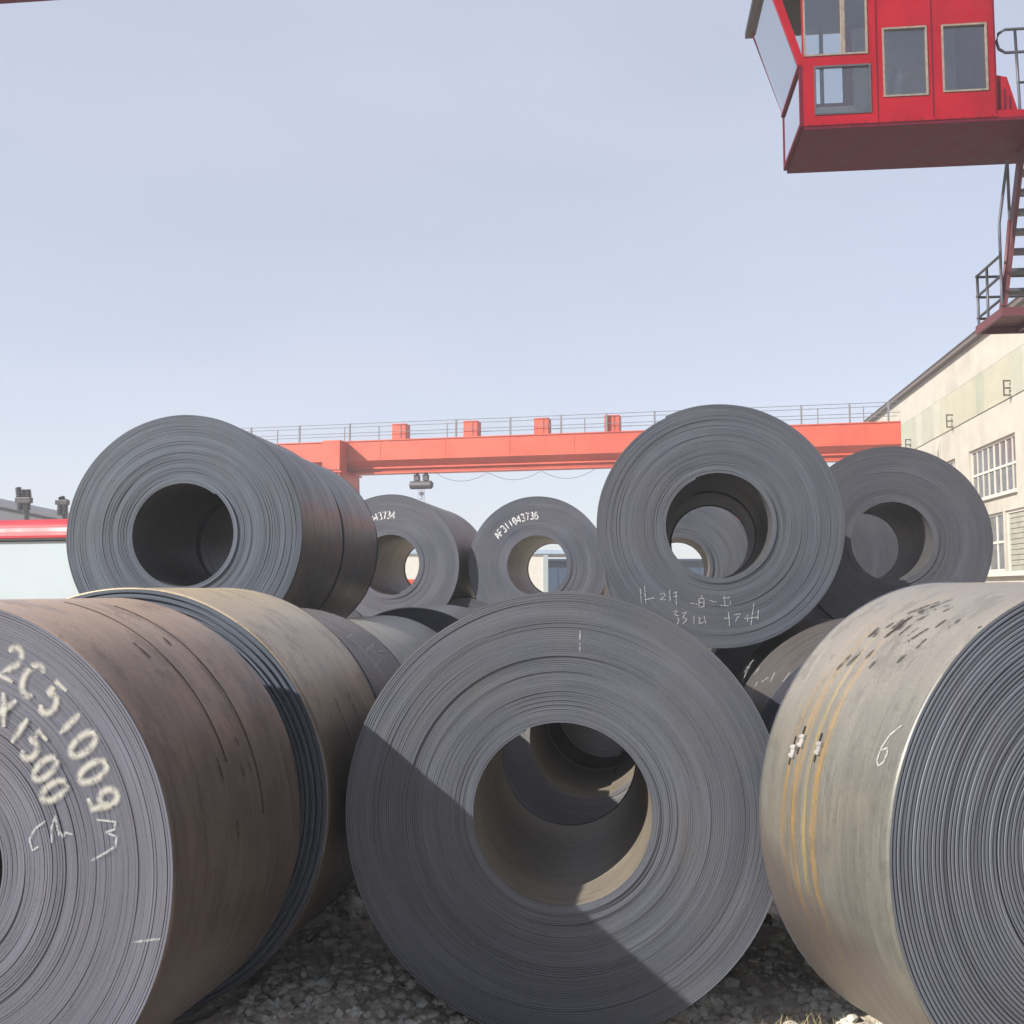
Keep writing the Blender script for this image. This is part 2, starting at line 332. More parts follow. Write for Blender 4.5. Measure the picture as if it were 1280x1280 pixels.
# ------------------------------------------------------------------ steel coils
class Coil:
    pass
def coil(X, Y, Z, yaw, R, L, t, label, body, edge, bore='bore', seg=160, gap=.25, groove=.012, rough=.0025, step=.0, tel=0.,
         start=-1.2, r=.381, seed=0, round_=False, lip=False, even=False, group='steel coils in the yard'):
    """X,Y,Z centre of the near side; yaw of the axis; one spiral-wound strip"""
    rg = np.random.default_rng(100 + seed); R = R + t * .5
    c = Coil(); c.X, c.Y, c.Z, c.yaw, c.R, c.L, c.r = X, Y, Z, R_(yaw), R, L, r
    e = empty('steel_coil', (X, Y, Z - R), -c.yaw, label, 'steel coil', group); c.e = e
    T = max(3, int(round((R - r) / t)) - 1); t = (R - r) / (T + 1); n = T * seg
    walk = np.cumsum(rg.normal(0, rough, T + 2)); walk -= np.linspace(0, walk[-1], T + 2)
    walk += rg.normal(0, rough * .8, T + 2)
    for _ in range(max(1, T // 14)):
        k = rg.integers(1, T); walk[k:k + rg.integers(1, 4)] += rg.normal(0, step)
    walk += tel * (np.linspace(0, 1, T + 2)) ** 2
    walk[-3:] *= .4
    if lip: walk[:4] -= .005; walk[5:7] += .003
    gapn = t * gap * np.clip(rg.lognormal(0, .45, T + 2), .4, 2.4); gapn = np.clip(gapn, 0, t * .55)
    slow = np.interp(np.arange(T + 2), np.linspace(0, T + 2, 9), rg.uniform(.12, 1.25, 9)); slow[-6:] = 1.3; gapn = np.clip(gapn * slow, t * .02, t * .55)
    if even: gapn = t * gap * rg.uniform(.8, 1.25, T + 2)
    if lip: gapn[:4] *= .35; gapn[4] = t * .6; gapn[8] = t * .5
    i = np.arange(n + 1); a = start + 2 * np.pi * i / seg; turn = i / seg
    lo = np.minimum(turn.astype(int), T); fr = turn - lo
    off = walk[lo] * (1 - fr) + walk[np.minimum(lo + 1, T + 1)] * fr
    gp = gapn[lo] * (1 - fr) + gapn[np.minimum(lo + 1, T + 1)] * fr
    off = off + .0006 * np.sin(a * 3.3 + lo) * min(1, t / .01)
    for _ in range(T // 3):
        ci = int(rg.integers(seg, max(seg + 1, n - seg))); hw = int(seg * rg.uniform(.06, .4)); amp = rg.normal(0, rough * 3.2)
        lo_, hi_ = max(0, ci - hw), min(n, ci + hw); wv = np.cos(np.linspace(-np.pi / 2, np.pi / 2, hi_ - lo_)) ** 2
        off[lo_:hi_] += amp * wv; gp[lo_:hi_] = np.clip(gp[lo_:hi_] * (1 + wv * rg.uniform(-.6, 1.6)), t * .02, t * .6)
    rho = r + t * turn
    rho_i = np.where(i > n - seg, rho, rho)
    gd = off + groove
    if round_:
        h = (t - gp)
        prof = [(rho, gd), (rho + .001, off + h * .10), (rho + h * .12, off), (rho + h * .86, off), (rho + h, off + h * .14), (rho + h, gd), (rho + t, gd)]
    else:
        prof = [(rho, gd), (rho + gp * .15, off), (rho + t - gp, off), (rho + t - gp * .9, gd), (rho + t, gd)]
    m = len(prof)
    V = np.zeros((n + 1, m, 3), dtype=np.float32)
    for k, (rr, yy) in enumerate(prof):
        V[:, k, 0] = np.cos(a) * rr; V[:, k, 2] = np.sin(a) * rr; V[:, k, 1] = yy
    last = i > n - seg - 1
    V[last, m - 1, 1] = np.where(True, gd[last], 0)
    ii = np.arange((n + 1) * m).reshape(n + 1, m)
    F = np.stack([ii[:-1, :-1], ii[:-1, 1:], ii[1:, 1:], ii[1:, :-1]], -1).reshape(-1, 4)
    loc = (0, 0, R)
    f = arr_mesh('wound_edge', V.reshape(-1, 3), F, M[edge], e, smooth=False, loc=loc)
    # outer wrap: last turn of the spiral, with the step where the tail ends
    j = np.arange(n - seg, n + 1); ao = a[j]; ro = rho[j] + t
    ys = np.concatenate([[0, .004], np.linspace(.02, L - .02, 14), [L - .004, L]])
    rim = np.zeros(len(ys)); rim[0] = rim[-1] = -min(.006, t * .3)
    VO = np.zeros((len(j), len(ys), 3), dtype=np.float32)
    wb = .0015 * np.sin(ao * 5 + seed) + .001 * np.sin(ao * 11 + 2 * seed)
    for k, yv in enumerate(ys):
        rr = ro + rim[k] + wb
        VO[:, k, 0] = np.cos(ao) * rr; VO[:, k, 2] = np.sin(ao) * rr
        VO[:, k, 1] = yv + (off[j] * (1 - yv / L) if k < 3 else 0)
    io = np.arange(len(j) * len(ys)).reshape(len(j), len(ys))
    FO = np.stack([io[:-1, :-1], io[1:, :-1], io[1:, 1:], io[:-1, 1:]], -1).reshape(-1, 4)
    FO = np.concatenate([FO, np.stack([io[0, :-1], io[0, 1:], io[-1, 1:], io[-1, :-1]], -1)])
    ob = arr_mesh('outer_wrap', VO.reshape(-1, 3), FO, M[body], e, smooth=True, loc=loc)
    c.smooth_fix = ob
    # inner wrap
    j = np.arange(0, seg + 1); ai = a[j]; ri = rho[j]
    ysi = np.array([0, .3 * L, .6 * L, L])
    VI = np.zeros((len(j), 4, 3), dtype=np.float32)
    for k, yv in enumerate(ysi):
        VI[:, k, 0] = np.cos(ai) * ri; VI[:, k, 2] = np.sin(ai) * ri; VI[:, k, 1] = yv + (gd[j] * (1 if k == 0 else 0))
    ji = np.arange(len(j) * 4).reshape(len(j), 4)
    FI = np.stack([ji[:-1, :-1], ji[:-1, 1:], ji[1:, 1:], ji[1:, :-1]], -1).reshape(-1, 4)
    FI = np.concatenate([FI, np.stack([ji[0, :-1], ji[-1, :-1], ji[-1, 1:], ji[0, 1:]], -1)])
    arr_mesh('inner_wrap', VI.reshape(-1, 3), FI, M[bore], e, smooth=True, loc=loc)
    # far side, coarser
    s2 = seg // 2; a2 = np.linspace(0, 2 * np.pi, s2, endpoint=False); K = 24
    rr = np.repeat(np.linspace(r + t * .5, R - t * .5, K), 2)[:-1]; rr = rr.copy()
    yy = L - np.where(np.arange(len(rr)) % 2 == 0, 0, .004)
    rr[0] = r - .001; rr[-1] = R - t * .5; yy[0] = L; yy[-1] = L - .001
    VR = np.zeros((s2, len(rr), 3), dtype=np.float32)
    VR[..., 0] = np.cos(a2)[:, None] * rr; VR[..., 2] = np.sin(a2)[:, None] * rr; VR[..., 1] = yy
    ir = np.arange(s2 * len(rr)).reshape(s2, len(rr)); nx_ = np.roll(ir, -1, 0)
    FR = np.stack([ir[:, :-1], nx_[:, :-1], nx_[:, 1:], ir[:, 1:]], -1).reshape(-1, 4)
    arr_mesh('wound_edge', VR.reshape(-1, 3), FR, M[edge], e, loc=loc)
    c.frame = (Vector((X, Y, Z)), Vector((math.cos(c.yaw), -math.sin(c.yaw), 0)), Vector((math.sin(c.yaw), math.cos(c.yaw), 0)))
    c.ro = lambda ang: R - t + t * (((ang - start) / (2 * math.pi)) % 1.0)
    c.face_y = float(walk.min()) - .0008
    c.off_at = lambda rr: float(np.interp((rr - r) / t, np.arange(T + 2), walk)) - .0012
    return c
def on_face(c, px):
    P, rt, ax = c.frame; d = ray(*px); o = Vector((0, 0, CAM_H))
    k = (P - o).dot(ax) / d.dot(ax); q = o + d * k - P
    return q.dot(rt), q.z
def on_body(c, px):
    P, rt, ax = c.frame; d = ray(*px); o = Vector((0, 0, CAM_H)) - P
    ox, oz, dx, dz = o.dot(rt), o.z, d.dot(rt), d.z
    A_, B_, C_ = dx*dx + dz*dz, 2*(ox*dx + oz*dz), ox*ox + oz*oz - c.R**2
    D_ = B_*B_ - 4*A_*C_
    if D_ < 0: return None
    k = (-B_ - math.sqrt(D_)) / (2 * A_)
    return math.atan2(oz + k*dz, ox + k*dx), o.dot(ax) + k * d.dot(ax)
def resample(pts, step):
    out = [pts[0]]
    for p, q in zip(pts[:-1], pts[1:]):
        n = max(1, int(math.hypot(q[0]-p[0], q[1]-p[1]) / step))
        out += [(p[0] + (q[0]-p[0])*k/n, p[1] + (q[1]-p[1])*k/n) for k in range(1, n + 1)]
    return out
def ribbons(name, lines, width, mapf, mat, c, zoff=0.):
    """flat print: each 2D polyline becomes a narrow ribbon laid on the surface by mapf"""
    V, F, UV = [], [], []
    for li, ln in enumerate(lines):
        if len(ln) < 2: continue
        ln = resample(ln, width * .8); b = len(V); lift = .0003 * (li % 4) + zoff
        for k, p in enumerate(ln):
            p0, p1 = ln[max(0, k-1)], ln[min(len(ln)-1, k+1)]
            tx, ty = p1[0]-p0[0], p1[1]-p0[1]; l = math.hypot(tx, ty) or 1; nxx, nyy = -ty/l, tx/l
            ww = width * .5 * (.55 if k in (0, len(ln)-1) else 1)
            for s in (-1, 0, 1):
                V.append(mapf(p[0] + nxx*ww*s, p[1] + nyy*ww*s, lift)); UV.append((s, k / 10))
        for k in range(len(ln) - 1):
            for s in (0, 1): F.append((b+k*3+s, b+k*3+s+1, b+k*3+s+4, b+k*3+s+3))
    return arr_mesh(name, V, F, mat, c.e, loc=(0, 0, c.R), uv=UV)
def face_map(c):
    return lambda x, z, l: (x, min(c.off_at(math.hypot(x, z)), c.face_y + .003) - l - .0006, z)
def body_map(c):
    return lambda s, y, l: (math.cos(s / c.R) * (c.ro(s / c.R) + .004 + l), y, math.sin(s / c.R) * (c.ro(s / c.R) + .004 + l))
def mark_face(c, name, lines_px, width, mat):
    for ln in lines_px: ribbons(name, [[on_face(c, p) for p in ln]], width, face_map(c), mat, c)
def mark_body(c, name, lines_px, width, mat):
    ls = []
    for ln in lines_px:
        q = [on_body(c, p) for p in ln]
        if any(v is None or v[1] < 0 or v[1] > c.L for v in q): continue
        ls.append([(a * c.R, y) for a, y in q])
    for k, l in enumerate(ls): ribbons(name, [l], width, body_map(c), mat, c, .0003 * (k % 4))
def arc(cx, cy, rx, ry, a0, a1, n=12):
    return [(cx + rx*math.cos(R_(a0+(a1-a0)*k/n)), cy + ry*math.sin(R_(a0+(a1-a0)*k/n))) for k in range(n+1)]
GLY = {
 '0': [arc(.5, .5, .42, .5, 90, 450, 18), [(.2, .25), (.8, .75)]],
 'O': [arc(.5, .5, .42, .5, 90, 450, 18)],
 '1': [[(.5, 0), (.5, 1)]],
 '2': [arc(.5, .72, .42, .28, 170, -40, 9) + [(.05, 0), (.95, 0)]],
 '3': [arc(.45, .75, .4, .25, 150, -90, 9) + arc(.45, .26, .45, .26, 90, -150, 9)],
 '4': [[(.75, 0), (.75, 1), (.05, .3), (1, .3)]],
 '5': [[(.9, 1), (.15, 1), (.1, .55)] + arc(.45, .32, .45, .32, 120, -140, 9)],
 '6': [[(.8, .98)] + arc(.55, .5, .5, .5, 120, 180, 4) + arc(.5, .3, .42, .3, 180, -180, 14)],
 '7': [[(.05, 1), (.95, 1), (.4, 0)]],
 '9': [arc(.5, .68, .4, .3, 0, 360, 14) + [(.88, .5), (.75, .05), (.15, .02)]],
 'A': [[(0, 0), (.5, 1), (1, 0)], [(.2, .38), (.8, .38)]],
 'C': [arc(.55, .5, .45, .5, 50, 310, 12)],
 'F': [[(.05, 0), (.05, 1), (.95, 1)], [(.05, .52), (.8, .52)]],
 'X': [[(0, 0), (1, 1)], [(0, 1), (1, 0)]],
}
def glyph_at(ch, cx, cz, h, wd):
    """glyph standing on the face with its top pointing away from the coil's centre"""
    ph = math.atan2(cz, cx); ux, uz = math.cos(ph), math.sin(ph); tx, tz = uz, -ux
    return [[(cx + tx*(p[0]-.5)*wd + ux*(p[1]-.5)*h, cz + tz*(p[0]-.5)*wd + uz*(p[1]-.5)*h) for p in ln] for ln in GLY[ch]]
def arc_text(c, s, rad, a_end, da, h, wd, width, mat):
    ls = []
    for k, ch in enumerate(s):
        a = R_(a_end + da * (len(s) - 1 - k)); ribbons('stencil_character', glyph_at(ch, math.cos(a)*rad, math.sin(a)*rad, h, wd), width, face_map(c), mat, c)
def band(c, y, wd=.019, a0=0, a1=360, th=.0022, name='strapping_band', mat='band'):
    n = 160; V, F = [], []
    for k in range(n + 1):
        a = R_(a0 + (a1 - a0) * k / n)
        R0 = c.ro(a)
        for rr, yy in ((R0 + .001, y - wd/2), (R0 + .0025 + th, y - wd/2), (R0 + .0025 + th, y + wd/2), (R0 + .001, y + wd/2)):
            V.append((math.cos(a)*rr, yy, math.sin(a)*rr))
    for k in range(n):
        for s in range(3): F.append((k*4+s, k*4+s+1, k*4+s+5, k*4+s+4))
    return arr_mesh(name, V, F, M[mat], c.e, loc=(0, 0, c.R))
def clip(c, ang, y, la=.052, wd=.024):
    m = MB(); h = .009; R0 = c.ro(ang)
    for (s0, s1, hh, w2) in ((-.5, .5, h, wd), (-.42, -.2, h + .004, wd + .006), (.2, .42, h + .004, wd + .006)):
        vs = []
        for sa in (s0, s1):
            a = ang + sa * la / c.R
            for (rr, yy) in ((R0, y - w2/2), (R0 + hh, y - w2/2), (R0 + hh, y + w2/2), (R0, y + w2/2)):
                vs.append((math.cos(a)*rr, yy, math.sin(a)*rr))
        m.add(vs, [(0,1,2,3), (7,6,5,4), (0,4,5,1), (1,5,6,2), (2,6,7,3)])
    o = m.build('band_clip', M['clip'], c.e); o.location = (0, 0, c.R); return o

# front row
A = coil(.214, 4.497, .906, 4.4, .950, 1.5, .0095, 'big grey coil at the front centre with a diagonal shadow across its face', 'body_l', 'edge_a', seg=200, gap=.09, groove=.004, rough=.0007, step=.004, start=2.0, lip=True, seed=1)
B = coil(-1.89, 3.41, .969, 11.9, .863, .967, .009, 'brown rusty coil at the left edge with white stencilled 2C51009 on its side', 'body_b', 'edge_b', seg=200, gap=.085, groove=.004, rough=.0008, step=.003, start=2.5, r=.258, seed=2)
C = coil(-1.763, 4.737, .909, 8.5, .974, 1.0, .025, 'tan coil standing directly behind the brown coil stencilled 2C51009', 'body_c', 'edge_blue', seg=180, gap=.2, groove=.018, rough=.006, seed=3, round_=True)
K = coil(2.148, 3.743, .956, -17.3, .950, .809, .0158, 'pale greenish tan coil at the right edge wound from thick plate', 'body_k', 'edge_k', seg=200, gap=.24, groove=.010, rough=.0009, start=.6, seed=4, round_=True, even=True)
# behind them on the ground
D = coil(-1.59, 5.82, .86, 8.5, .89, 1.03, .02, 'dark purplish coil with chalk marks behind the tan coil', 'body_d', 'edge_dark', seg=110, seed=5)
E_ = coil(-1.40, 6.92, .81, 9, .84, 1.95, .02, 'low greenish grey coil lying behind the dark chalk marked coil', 'body_e', 'edge_dark', seg=110, seed=6)
E2 = coil(-.88, 9.15, .83, 8, .885, 1.4, .02, 'coil whose dark upper rim shows below the coil stencilled 43734', 'body_e', 'edge_dark', seg=110, seed=7)
Mc = coil(.55, 7.5, .80, 8, .83, 1.15, .014, 'coil seen through the bore of the big front coil', 'body_l', 'edge_m', r=.415, seg=140, gap=.12, groove=.005, rough=.001, seed=8)
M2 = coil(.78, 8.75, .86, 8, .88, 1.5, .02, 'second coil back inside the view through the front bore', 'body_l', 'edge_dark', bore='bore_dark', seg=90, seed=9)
Lc = coil(1.95, 4.95, .88, 8, .835, 1.15, .011, 'scratched brown grey coil wedged behind the pale right coil', 'body_l', 'edge_far', seg=140, gap=.12, groove=.005, rough=.001, seed=10)
# upper tier
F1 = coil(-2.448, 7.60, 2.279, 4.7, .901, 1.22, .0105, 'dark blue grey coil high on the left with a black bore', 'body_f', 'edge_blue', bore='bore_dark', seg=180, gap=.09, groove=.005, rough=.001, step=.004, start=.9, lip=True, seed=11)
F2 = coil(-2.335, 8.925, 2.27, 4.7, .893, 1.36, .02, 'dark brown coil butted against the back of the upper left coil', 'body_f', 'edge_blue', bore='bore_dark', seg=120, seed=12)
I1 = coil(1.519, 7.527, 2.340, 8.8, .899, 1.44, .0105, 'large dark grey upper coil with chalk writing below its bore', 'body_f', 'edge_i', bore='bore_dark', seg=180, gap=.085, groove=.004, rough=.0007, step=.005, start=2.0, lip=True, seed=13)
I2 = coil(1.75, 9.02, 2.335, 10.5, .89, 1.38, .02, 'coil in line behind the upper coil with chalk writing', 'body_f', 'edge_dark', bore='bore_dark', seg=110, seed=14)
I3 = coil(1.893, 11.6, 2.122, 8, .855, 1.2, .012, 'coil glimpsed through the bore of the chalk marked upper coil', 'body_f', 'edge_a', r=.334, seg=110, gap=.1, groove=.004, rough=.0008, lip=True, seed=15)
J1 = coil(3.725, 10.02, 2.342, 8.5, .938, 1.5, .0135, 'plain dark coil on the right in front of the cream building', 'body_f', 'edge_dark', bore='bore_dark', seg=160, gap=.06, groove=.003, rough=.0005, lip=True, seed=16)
J2 = coil(3.82, 12.75, 2.275, 9, 1.05, 1.2, .02, 'coil blocking the bore of the plain dark right hand coil', 'body_f', 'edge_dark', seg=110, gap=.05, groove=.002, rough=.0003, seed=17)
G1 = coil(-1.58, 13.3, 2.195, 8.2, .915, 2.3, .016, 'distant coil stencilled 43734 half hidden by the upper left coil', 'body_d', 'edge_far', seg=120, gap=.07, groove=.003, rough=.0005, lip=True, seed=18)
H1 = coil(.325, 13.2, 2.18, 7.5, .895, 2.3, .016, 'distant coil stencilled AF311043736 with daylight through its bore', 'body_d', 'edge_far', seg=120, gap=.07, groove=.003, rough=.0005, lip=True, seed=19)
# lower tier that carries the upper one
for k, (x, y, z, R, lab) in enumerate(((2.50, 7.35, .80, .82, 'ground level coil under the right side of the chalk marked upper coil'),
        (-3.66, 7.8, .86, .90, 'ground level coil under the left side of the upper left coil'),
        (-2.60, 13.4, .88, .92, 'ground level coil under the left of the coil stencilled 43734'),
        (-.64, 13.3, .86, .90, 'ground level coil between the two stencilled distant coils'),
        (1.32, 13.2, .86, .90, 'ground level coil under the right of the coil stencilled AF311043736'),
        (2.84, 10.2, .86, .90, 'ground level coil under the left of the plain dark right coil'),
        (4.75, 9.95, .86, .90, 'ground level coil under the right of the plain dark right coil'),
        (3.0, 12.4, .84, .88, 'ground level coil behind and below the plain dark right coil'))):
    coil(x, y, z, 8.2, R, 1.5, .016, lab, 'body_d', 'edge_dark', seg=80, gap=.1, groove=.004, rough=.0008, seed=30 + k)

# timber skids under the brown coil
for dx, lab in ((-.26, 'dark timber skid under the brown coil on its left'), (.26, 'dark timber skid under the brown coil on its right')):
    m = MB(); m.prism([(-.10, -.09), (.10, -.09), (.09, .10 + (.02 if dx < 0 else .07)), (-.09, .10 + (.07 if dx < 0 else .02))], 1, .12, .85)
    o = m.build('timber_skid', M['wood'], None); fix_normals(o); o.location = (B.X + dx, B.Y, 0); o.rotation_euler = (0, 0, -B.yaw); tag(o, lab, 'timber')
# lettering and marks
def zp(pts, ox, oy, s): return [(ox + x / s, oy + y / s) for x, y in pts]
ls = []
for ch, px in zip('2C51OO9', ((16, 829), (41, 850), (66, 874), (89, 903.5), (105, 930), (117, 964.6), (130, 999))):
    ribbons('stencil_character', glyph_at(ch, *on_face(B, px), .106, .078 if ch == 'C' else .060), .038, face_map(B), M['white_paint'], B)
for ch, px in zip('X15OO', ((5, 887), (25, 913), (42.5, 933), (57, 960.6), (68, 988.5))):
    ribbons('stencil_character', glyph_at(ch, *on_face(B, px), .096, .055), .037, face_map(B), M['white_paint'], B)
mark_face(B, 'chalk_stroke', [zp(p, 0, 760, 3.764) for p in ([(215,1000),(165,1040),(140,1090),(155,1140),(185,1120)], [(245,1105),(245,1030),(262,975),(280,1070)],
    [(280,1070),(285,1050),(300,1080),(310,1055),(345,1065)], [(455,995),(545,1005),(540,1040),(500,1055),(550,1075),(545,1120),(500,1150),(430,1190)])] + [[(168, 1177), (201, 1173)]], .011, M['chalk'])
mark_face(A, 'chalk_stroke', [[(725, 788), (725, 800)], [(725, 803), (725, 815)]], .009, M['chalk'])
mark_face(I1, 'chalk_stroke', [zp(p, 780, 720, 6.4) for p in ([(130,100),(140,215)], [(165,80),(175,225)], [(165,190),(245,175)], [(285,150),(315,135),(330,155),(290,190),(335,190)],
    [(365,110),(370,205)], [(390,140),(430,125)], [(415,120),(420,235)], [(395,165),(435,160)], [(530,215),(590,225)], [(600,180),(640,180),(640,245),(600,250),(600,180)], [(600,212),(640,212)],
    [(615,150),(630,180)], [(675,195),(740,210)], [(790,180),(850,170)], [(800,160),(810,240)], [(770,235),(840,240)], [(850,195),(850,235)], [(390,285),(430,280),(400,310),(440,318)], [(425,330),(440,350),(425,390)],
    [(465,300),(500,290),(470,330),(505,345),(470,385)], [(560,320),(560,380)], [(590,340),(610,330),(600,380),(640,370)], [(640,320),(655,380)], [(800,340),(850,335)], [(835,285),(845,400)],
    [(880,310),(930,300),(890,365)], [(985,310),(990,370)], [(1040,215),(1015,395)], [(960,340),(1075,330)], [(1075,270),(1070,350)])], .010, M['chalk'])
arc_text(H1, 'AF311043736', .645, 91, 5.2, .092, .048, .021, M['ink'])
arc_text(G1, 'AF311043734', .645, 87, 5.2, .092, .048, .021, M['ink'])
mark_body(D, 'chalk_stroke', [zp(p, 360, 720, 4.923) for p in ([(345,355),(380,385),(425,400)], [(370,375),(400,350)], [(480,460),(530,410),(520,455),(560,470)], [(560,460),(610,450)], [(570,480),(610,495)], [(580,500),(545,550)])], .016, M['chalk'])
mark_body(K, 'chalk_stroke', [zp([(1045,240),(960,310),(905,395),(875,480),(885,515),(920,490),(945,430),(945,395),(905,410)], 930, 860, 5.333)], .010, M['chalk'])
dk = [zp(p, 1080, 740, 6.4) for p in ([(20,350),(110,270)], [(60,350),(230,230)], [(150,355),(310,230)], [(170,345),(330,225)], [(250,300),(340,230)], [(270,330),(380,240)], [(335,340),(430,270)], [(340,385),(510,275)],
    [(400,440),(490,360)], [(250,555),(335,475)], [(560,270),(650,205)], [(640,290),(765,200)], [(840,325),(930,255)], [(25,600),(95,525)], [(0,520),(70,450)], [(210,280),(460,110)], [(230,285),(480,120)], [(250,270),(440,140)], [(330,160),(600,60)],
    [(400,180),(700,80)], [(500,120),(700,40)], [(620,140),(710,100)], [(420,160),(560,90)], [(390,230),(520,160)])] + [zp(p, 900, 740, 6.4) for p in ([(920,610),(1040,490)], [(1000,580),(1140,450)], [(1180,350),(1270,290)])]
mark_body(K, 'strap_print', dk, .021, M['smudge'])
mark_body(B, 'strap_print', [zp(p, 0, 720, 2.2857) for p in ([(380,190),(430,235)], [(465,175),(490,200)], [(620,520),(640,590)], [(680,510),(700,575)], [(710,530),(718,560)], [(672,460),(684,485)], [(678,695),(682,745)])], .020, M['smudge'])
mark_body(C, 'strap_print', [zp(p, 0, 720, 2.2857) for p in ([(965,345),(1010,470)], [(1000,330),(1035,410)])], .02, M['smudge'])
mark_face(Lc, 'lit_streak_scratch', [zp(p, 900, 740, 6.4) for p in ([(270,540),(225,590),(190,650)], [(250,560),(170,730)], [(320,600),(270,660)], [(390,680),(330,720)], [(440,640),(400,720)], [(300,720),(250,800)], [(560,640),(500,720)])], .008, M['chalk'])  # strokes along the rim paint its lit streaks, the others are scratches
for px, dy in (((990, 938.8), 0), ((1001, 925.6), 0), ((1022, 935), 0)):
    q = on_body(K, px)
    clip(K, q[0], q[1])
    d0, d1 = math.degrees(q[0]) - 3.6, math.degrees(q[0]) + 3.2
    band(K, q[1] + .012, .006, d0, d1, .002)
band(B, .43, .004, 20, 80, .001); band(B, .63, .004, 5, 75, .001)

# ------------------------------------------------------------------ loose ground: rubble, stones, straw
ico = []
def ico_sphere():
    import bmesh
    bm = bmesh.new(); bmesh.ops.create_icosphere(bm, subdivisions=1, radius=1); bm.verts.ensure_lookup_table()
    v = np.array([q.co[:] for q in bm.verts]); f = np.array([[q.index for q in p.verts] for p in bm.faces]); bm.free(); return v, f
IV, IF = ico_sphere()
def stones(n, boxes, smin, smax):
    V, F = [], []; b = 0
    for _ in range(n):
        x0, x1, y0, y1 = rng.choice(boxes); x, y = rng.uniform(x0, x1), rng.uniform(y0, y1)
        s = smin + (smax - smin) * rng.random() ** 3
        q = IV * np.array([s * rng.uniform(.7, 1.3), s * rng.uniform(.7, 1.3), s * rng.uniform(.4, .8)]) * (1 + nrg.uniform(-.22, .22, (len(IV), 1)))
        a = rng.uniform(0, 6.28); ca, sa = math.cos(a), math.sin(a)
        q = np.stack([q[:, 0]*ca - q[:, 1]*sa, q[:, 0]*sa + q[:, 1]*ca, q[:, 2]], -1)
        q += np.array([x, y, float(ground_z(np.array(x), np.array(y))) + s * .2])
        V.append(q); F.append(IF + b); b += len(IV)
    return np.concatenate(V), np.concatenate(F)
V, F = stones(7500, [(-1.25, -.1, 4.0, 5.6), (-1.25, -.3, 4.2, 7.0), (.6, 1.7, 4.1, 6.0), (.7, 1.5, 4.2, 5.0)], .004, .036)
o = arr_mesh('rubble', V, F, M['stone']); o['kind'] = 'stuff'; tag(o, 'loose grey rubble strewn over the dirt between the coils', 'rubble')
def stone_thing(px, s, mat, label, Y=None):
    d = ray(*px); k = -(CAM_H + .03) / d.z; p = Vector((0, 0, CAM_H)) + d * k
    q = IV * np.array([s, s * .8, s * .75]) * (1 + nrg.uniform(-.14, .14, (len(IV), 1)))
    o = arr_mesh('stone', q, IF, mat, smooth=True); o.location = (p.x, p.y, float(ground_z(np.array(p.x), np.array(p.y))) + s * .45); tag(o, label, 'stone')
stone_thing((908, 1266), .035, M['pink'], 'pinkish round stone at the foot of the front coil')
stone_thing((440, 1142), .075, M['stone'], 'pale stone in the sunlit gap between the tan coil and the front coil')
stone_thing((952, 1172), .07, M['wood'], 'dark lump in the shade between the front coil and the pale coil')
m = MB(); d = ray(400, 1226); p = Vector((0, 0, CAM_H)) + d * (-(CAM_H + .0) / d.z)
m.add([(-.03, 0, 0), (.0, .02, .012), (.045, .035, .03), (.05, .02, .032), (.01, -.01, .012), (-.02, -.015, .0)], [(0, 1, 4, 5), (1, 2, 3, 4)])
o = m.build('plastic_scrap', M['scrap']); o.location = (p.x, p.y, float(ground_z(np.array(p.x), np.array(p.y))) + .03); tag(o, 'small pale blue scrap of plastic on the rubble', 'litter')
sm = o.modifiers.new('thick', 'SOLIDIFY'); sm.thickness = .002
V, F = [], []
for _ in range(520):
    x, y = 1.18 + rng.gauss(0, .13), 4.45 + rng.gauss(0, .12); z = float(ground_z(np.array(x), np.array(y))); h = rng.uniform(.02, .085)
    a = rng.uniform(0, 6.28); lx, ly = math.cos(a) * h * rng.uniform(.2, 1.3), math.sin(a) * h * rng.uniform(.2, 1.3); wx, wy = -math.sin(a) * .0016, math.cos(a) * .0016
    b = len(V); V += [(x-wx, y-wy, z), (x+wx, y+wy, z), (x+lx*.6+wx*.7, y+ly*.6+wy*.7, z+h*.7), (x+lx*.6-wx*.7, y+ly*.6-wy*.7, z+h*.7), (x+lx+wx*.2, y+ly+wy*.2, z+h), (x+lx-wx*.2, y+ly-wy*.2, z+h)]
    F += [(b, b+1, b+2, b+3), (b+3, b+2, b+4, b+5)]
o = arr_mesh('dry_grass', V, F, M['straw']); o['kind'] = 'stuff'; tag(o, 'tuft of dry straw coloured grass beside the pale coil', 'grass')

# ------------------------------------------------------------------ cream factory building along the right
BY = math.atan(.14)
bb = at(1275, 713, 36); b0 = Vector((17.9, 36, 0))
bld = empty('factory_building', b0, -BY, 'long cream factory building with green corrugated strip and white framed windows', 'building')
# local: +y runs away along the front, +x goes into the building, z up; s(Y) = distance along the front
def S(Y): return (Y - 36) * math.sqrt(1 + .14 ** 2)
y_lo, y_hi, EAVE = S(16), S(61), 11.75
ups = [(S(36.2) + k * 7.37, S(41.6) + k * 7.37) for k in range(-3, 4)]
ups = [u for u in ups if u[0] > y_lo + .3 and u[1] < y_hi - .2]
U0, U1, L0, L1, P0, P1 = 5.42, 7.48, 2.55, 4.75, 8.75, 10.38
dn = [(S(37.75) + k * 7.37, S(39.9) + k * 7.37) for k in range(-2, 3)]; sh = [(S(33.4) + k * 7.37, S(37.55) + k * 7.37) for k in range(-2, 3)]
dn = [q for q in dn if q[0] > y_lo + .3 and q[1] < y_hi - .2]; sh = [q for q in sh if q[0] > y_lo + .3 and q[1] < y_hi - .2]
wl = MB(); TH = .35
wl.box((0, y_lo, 0), (TH, y_hi, L0))
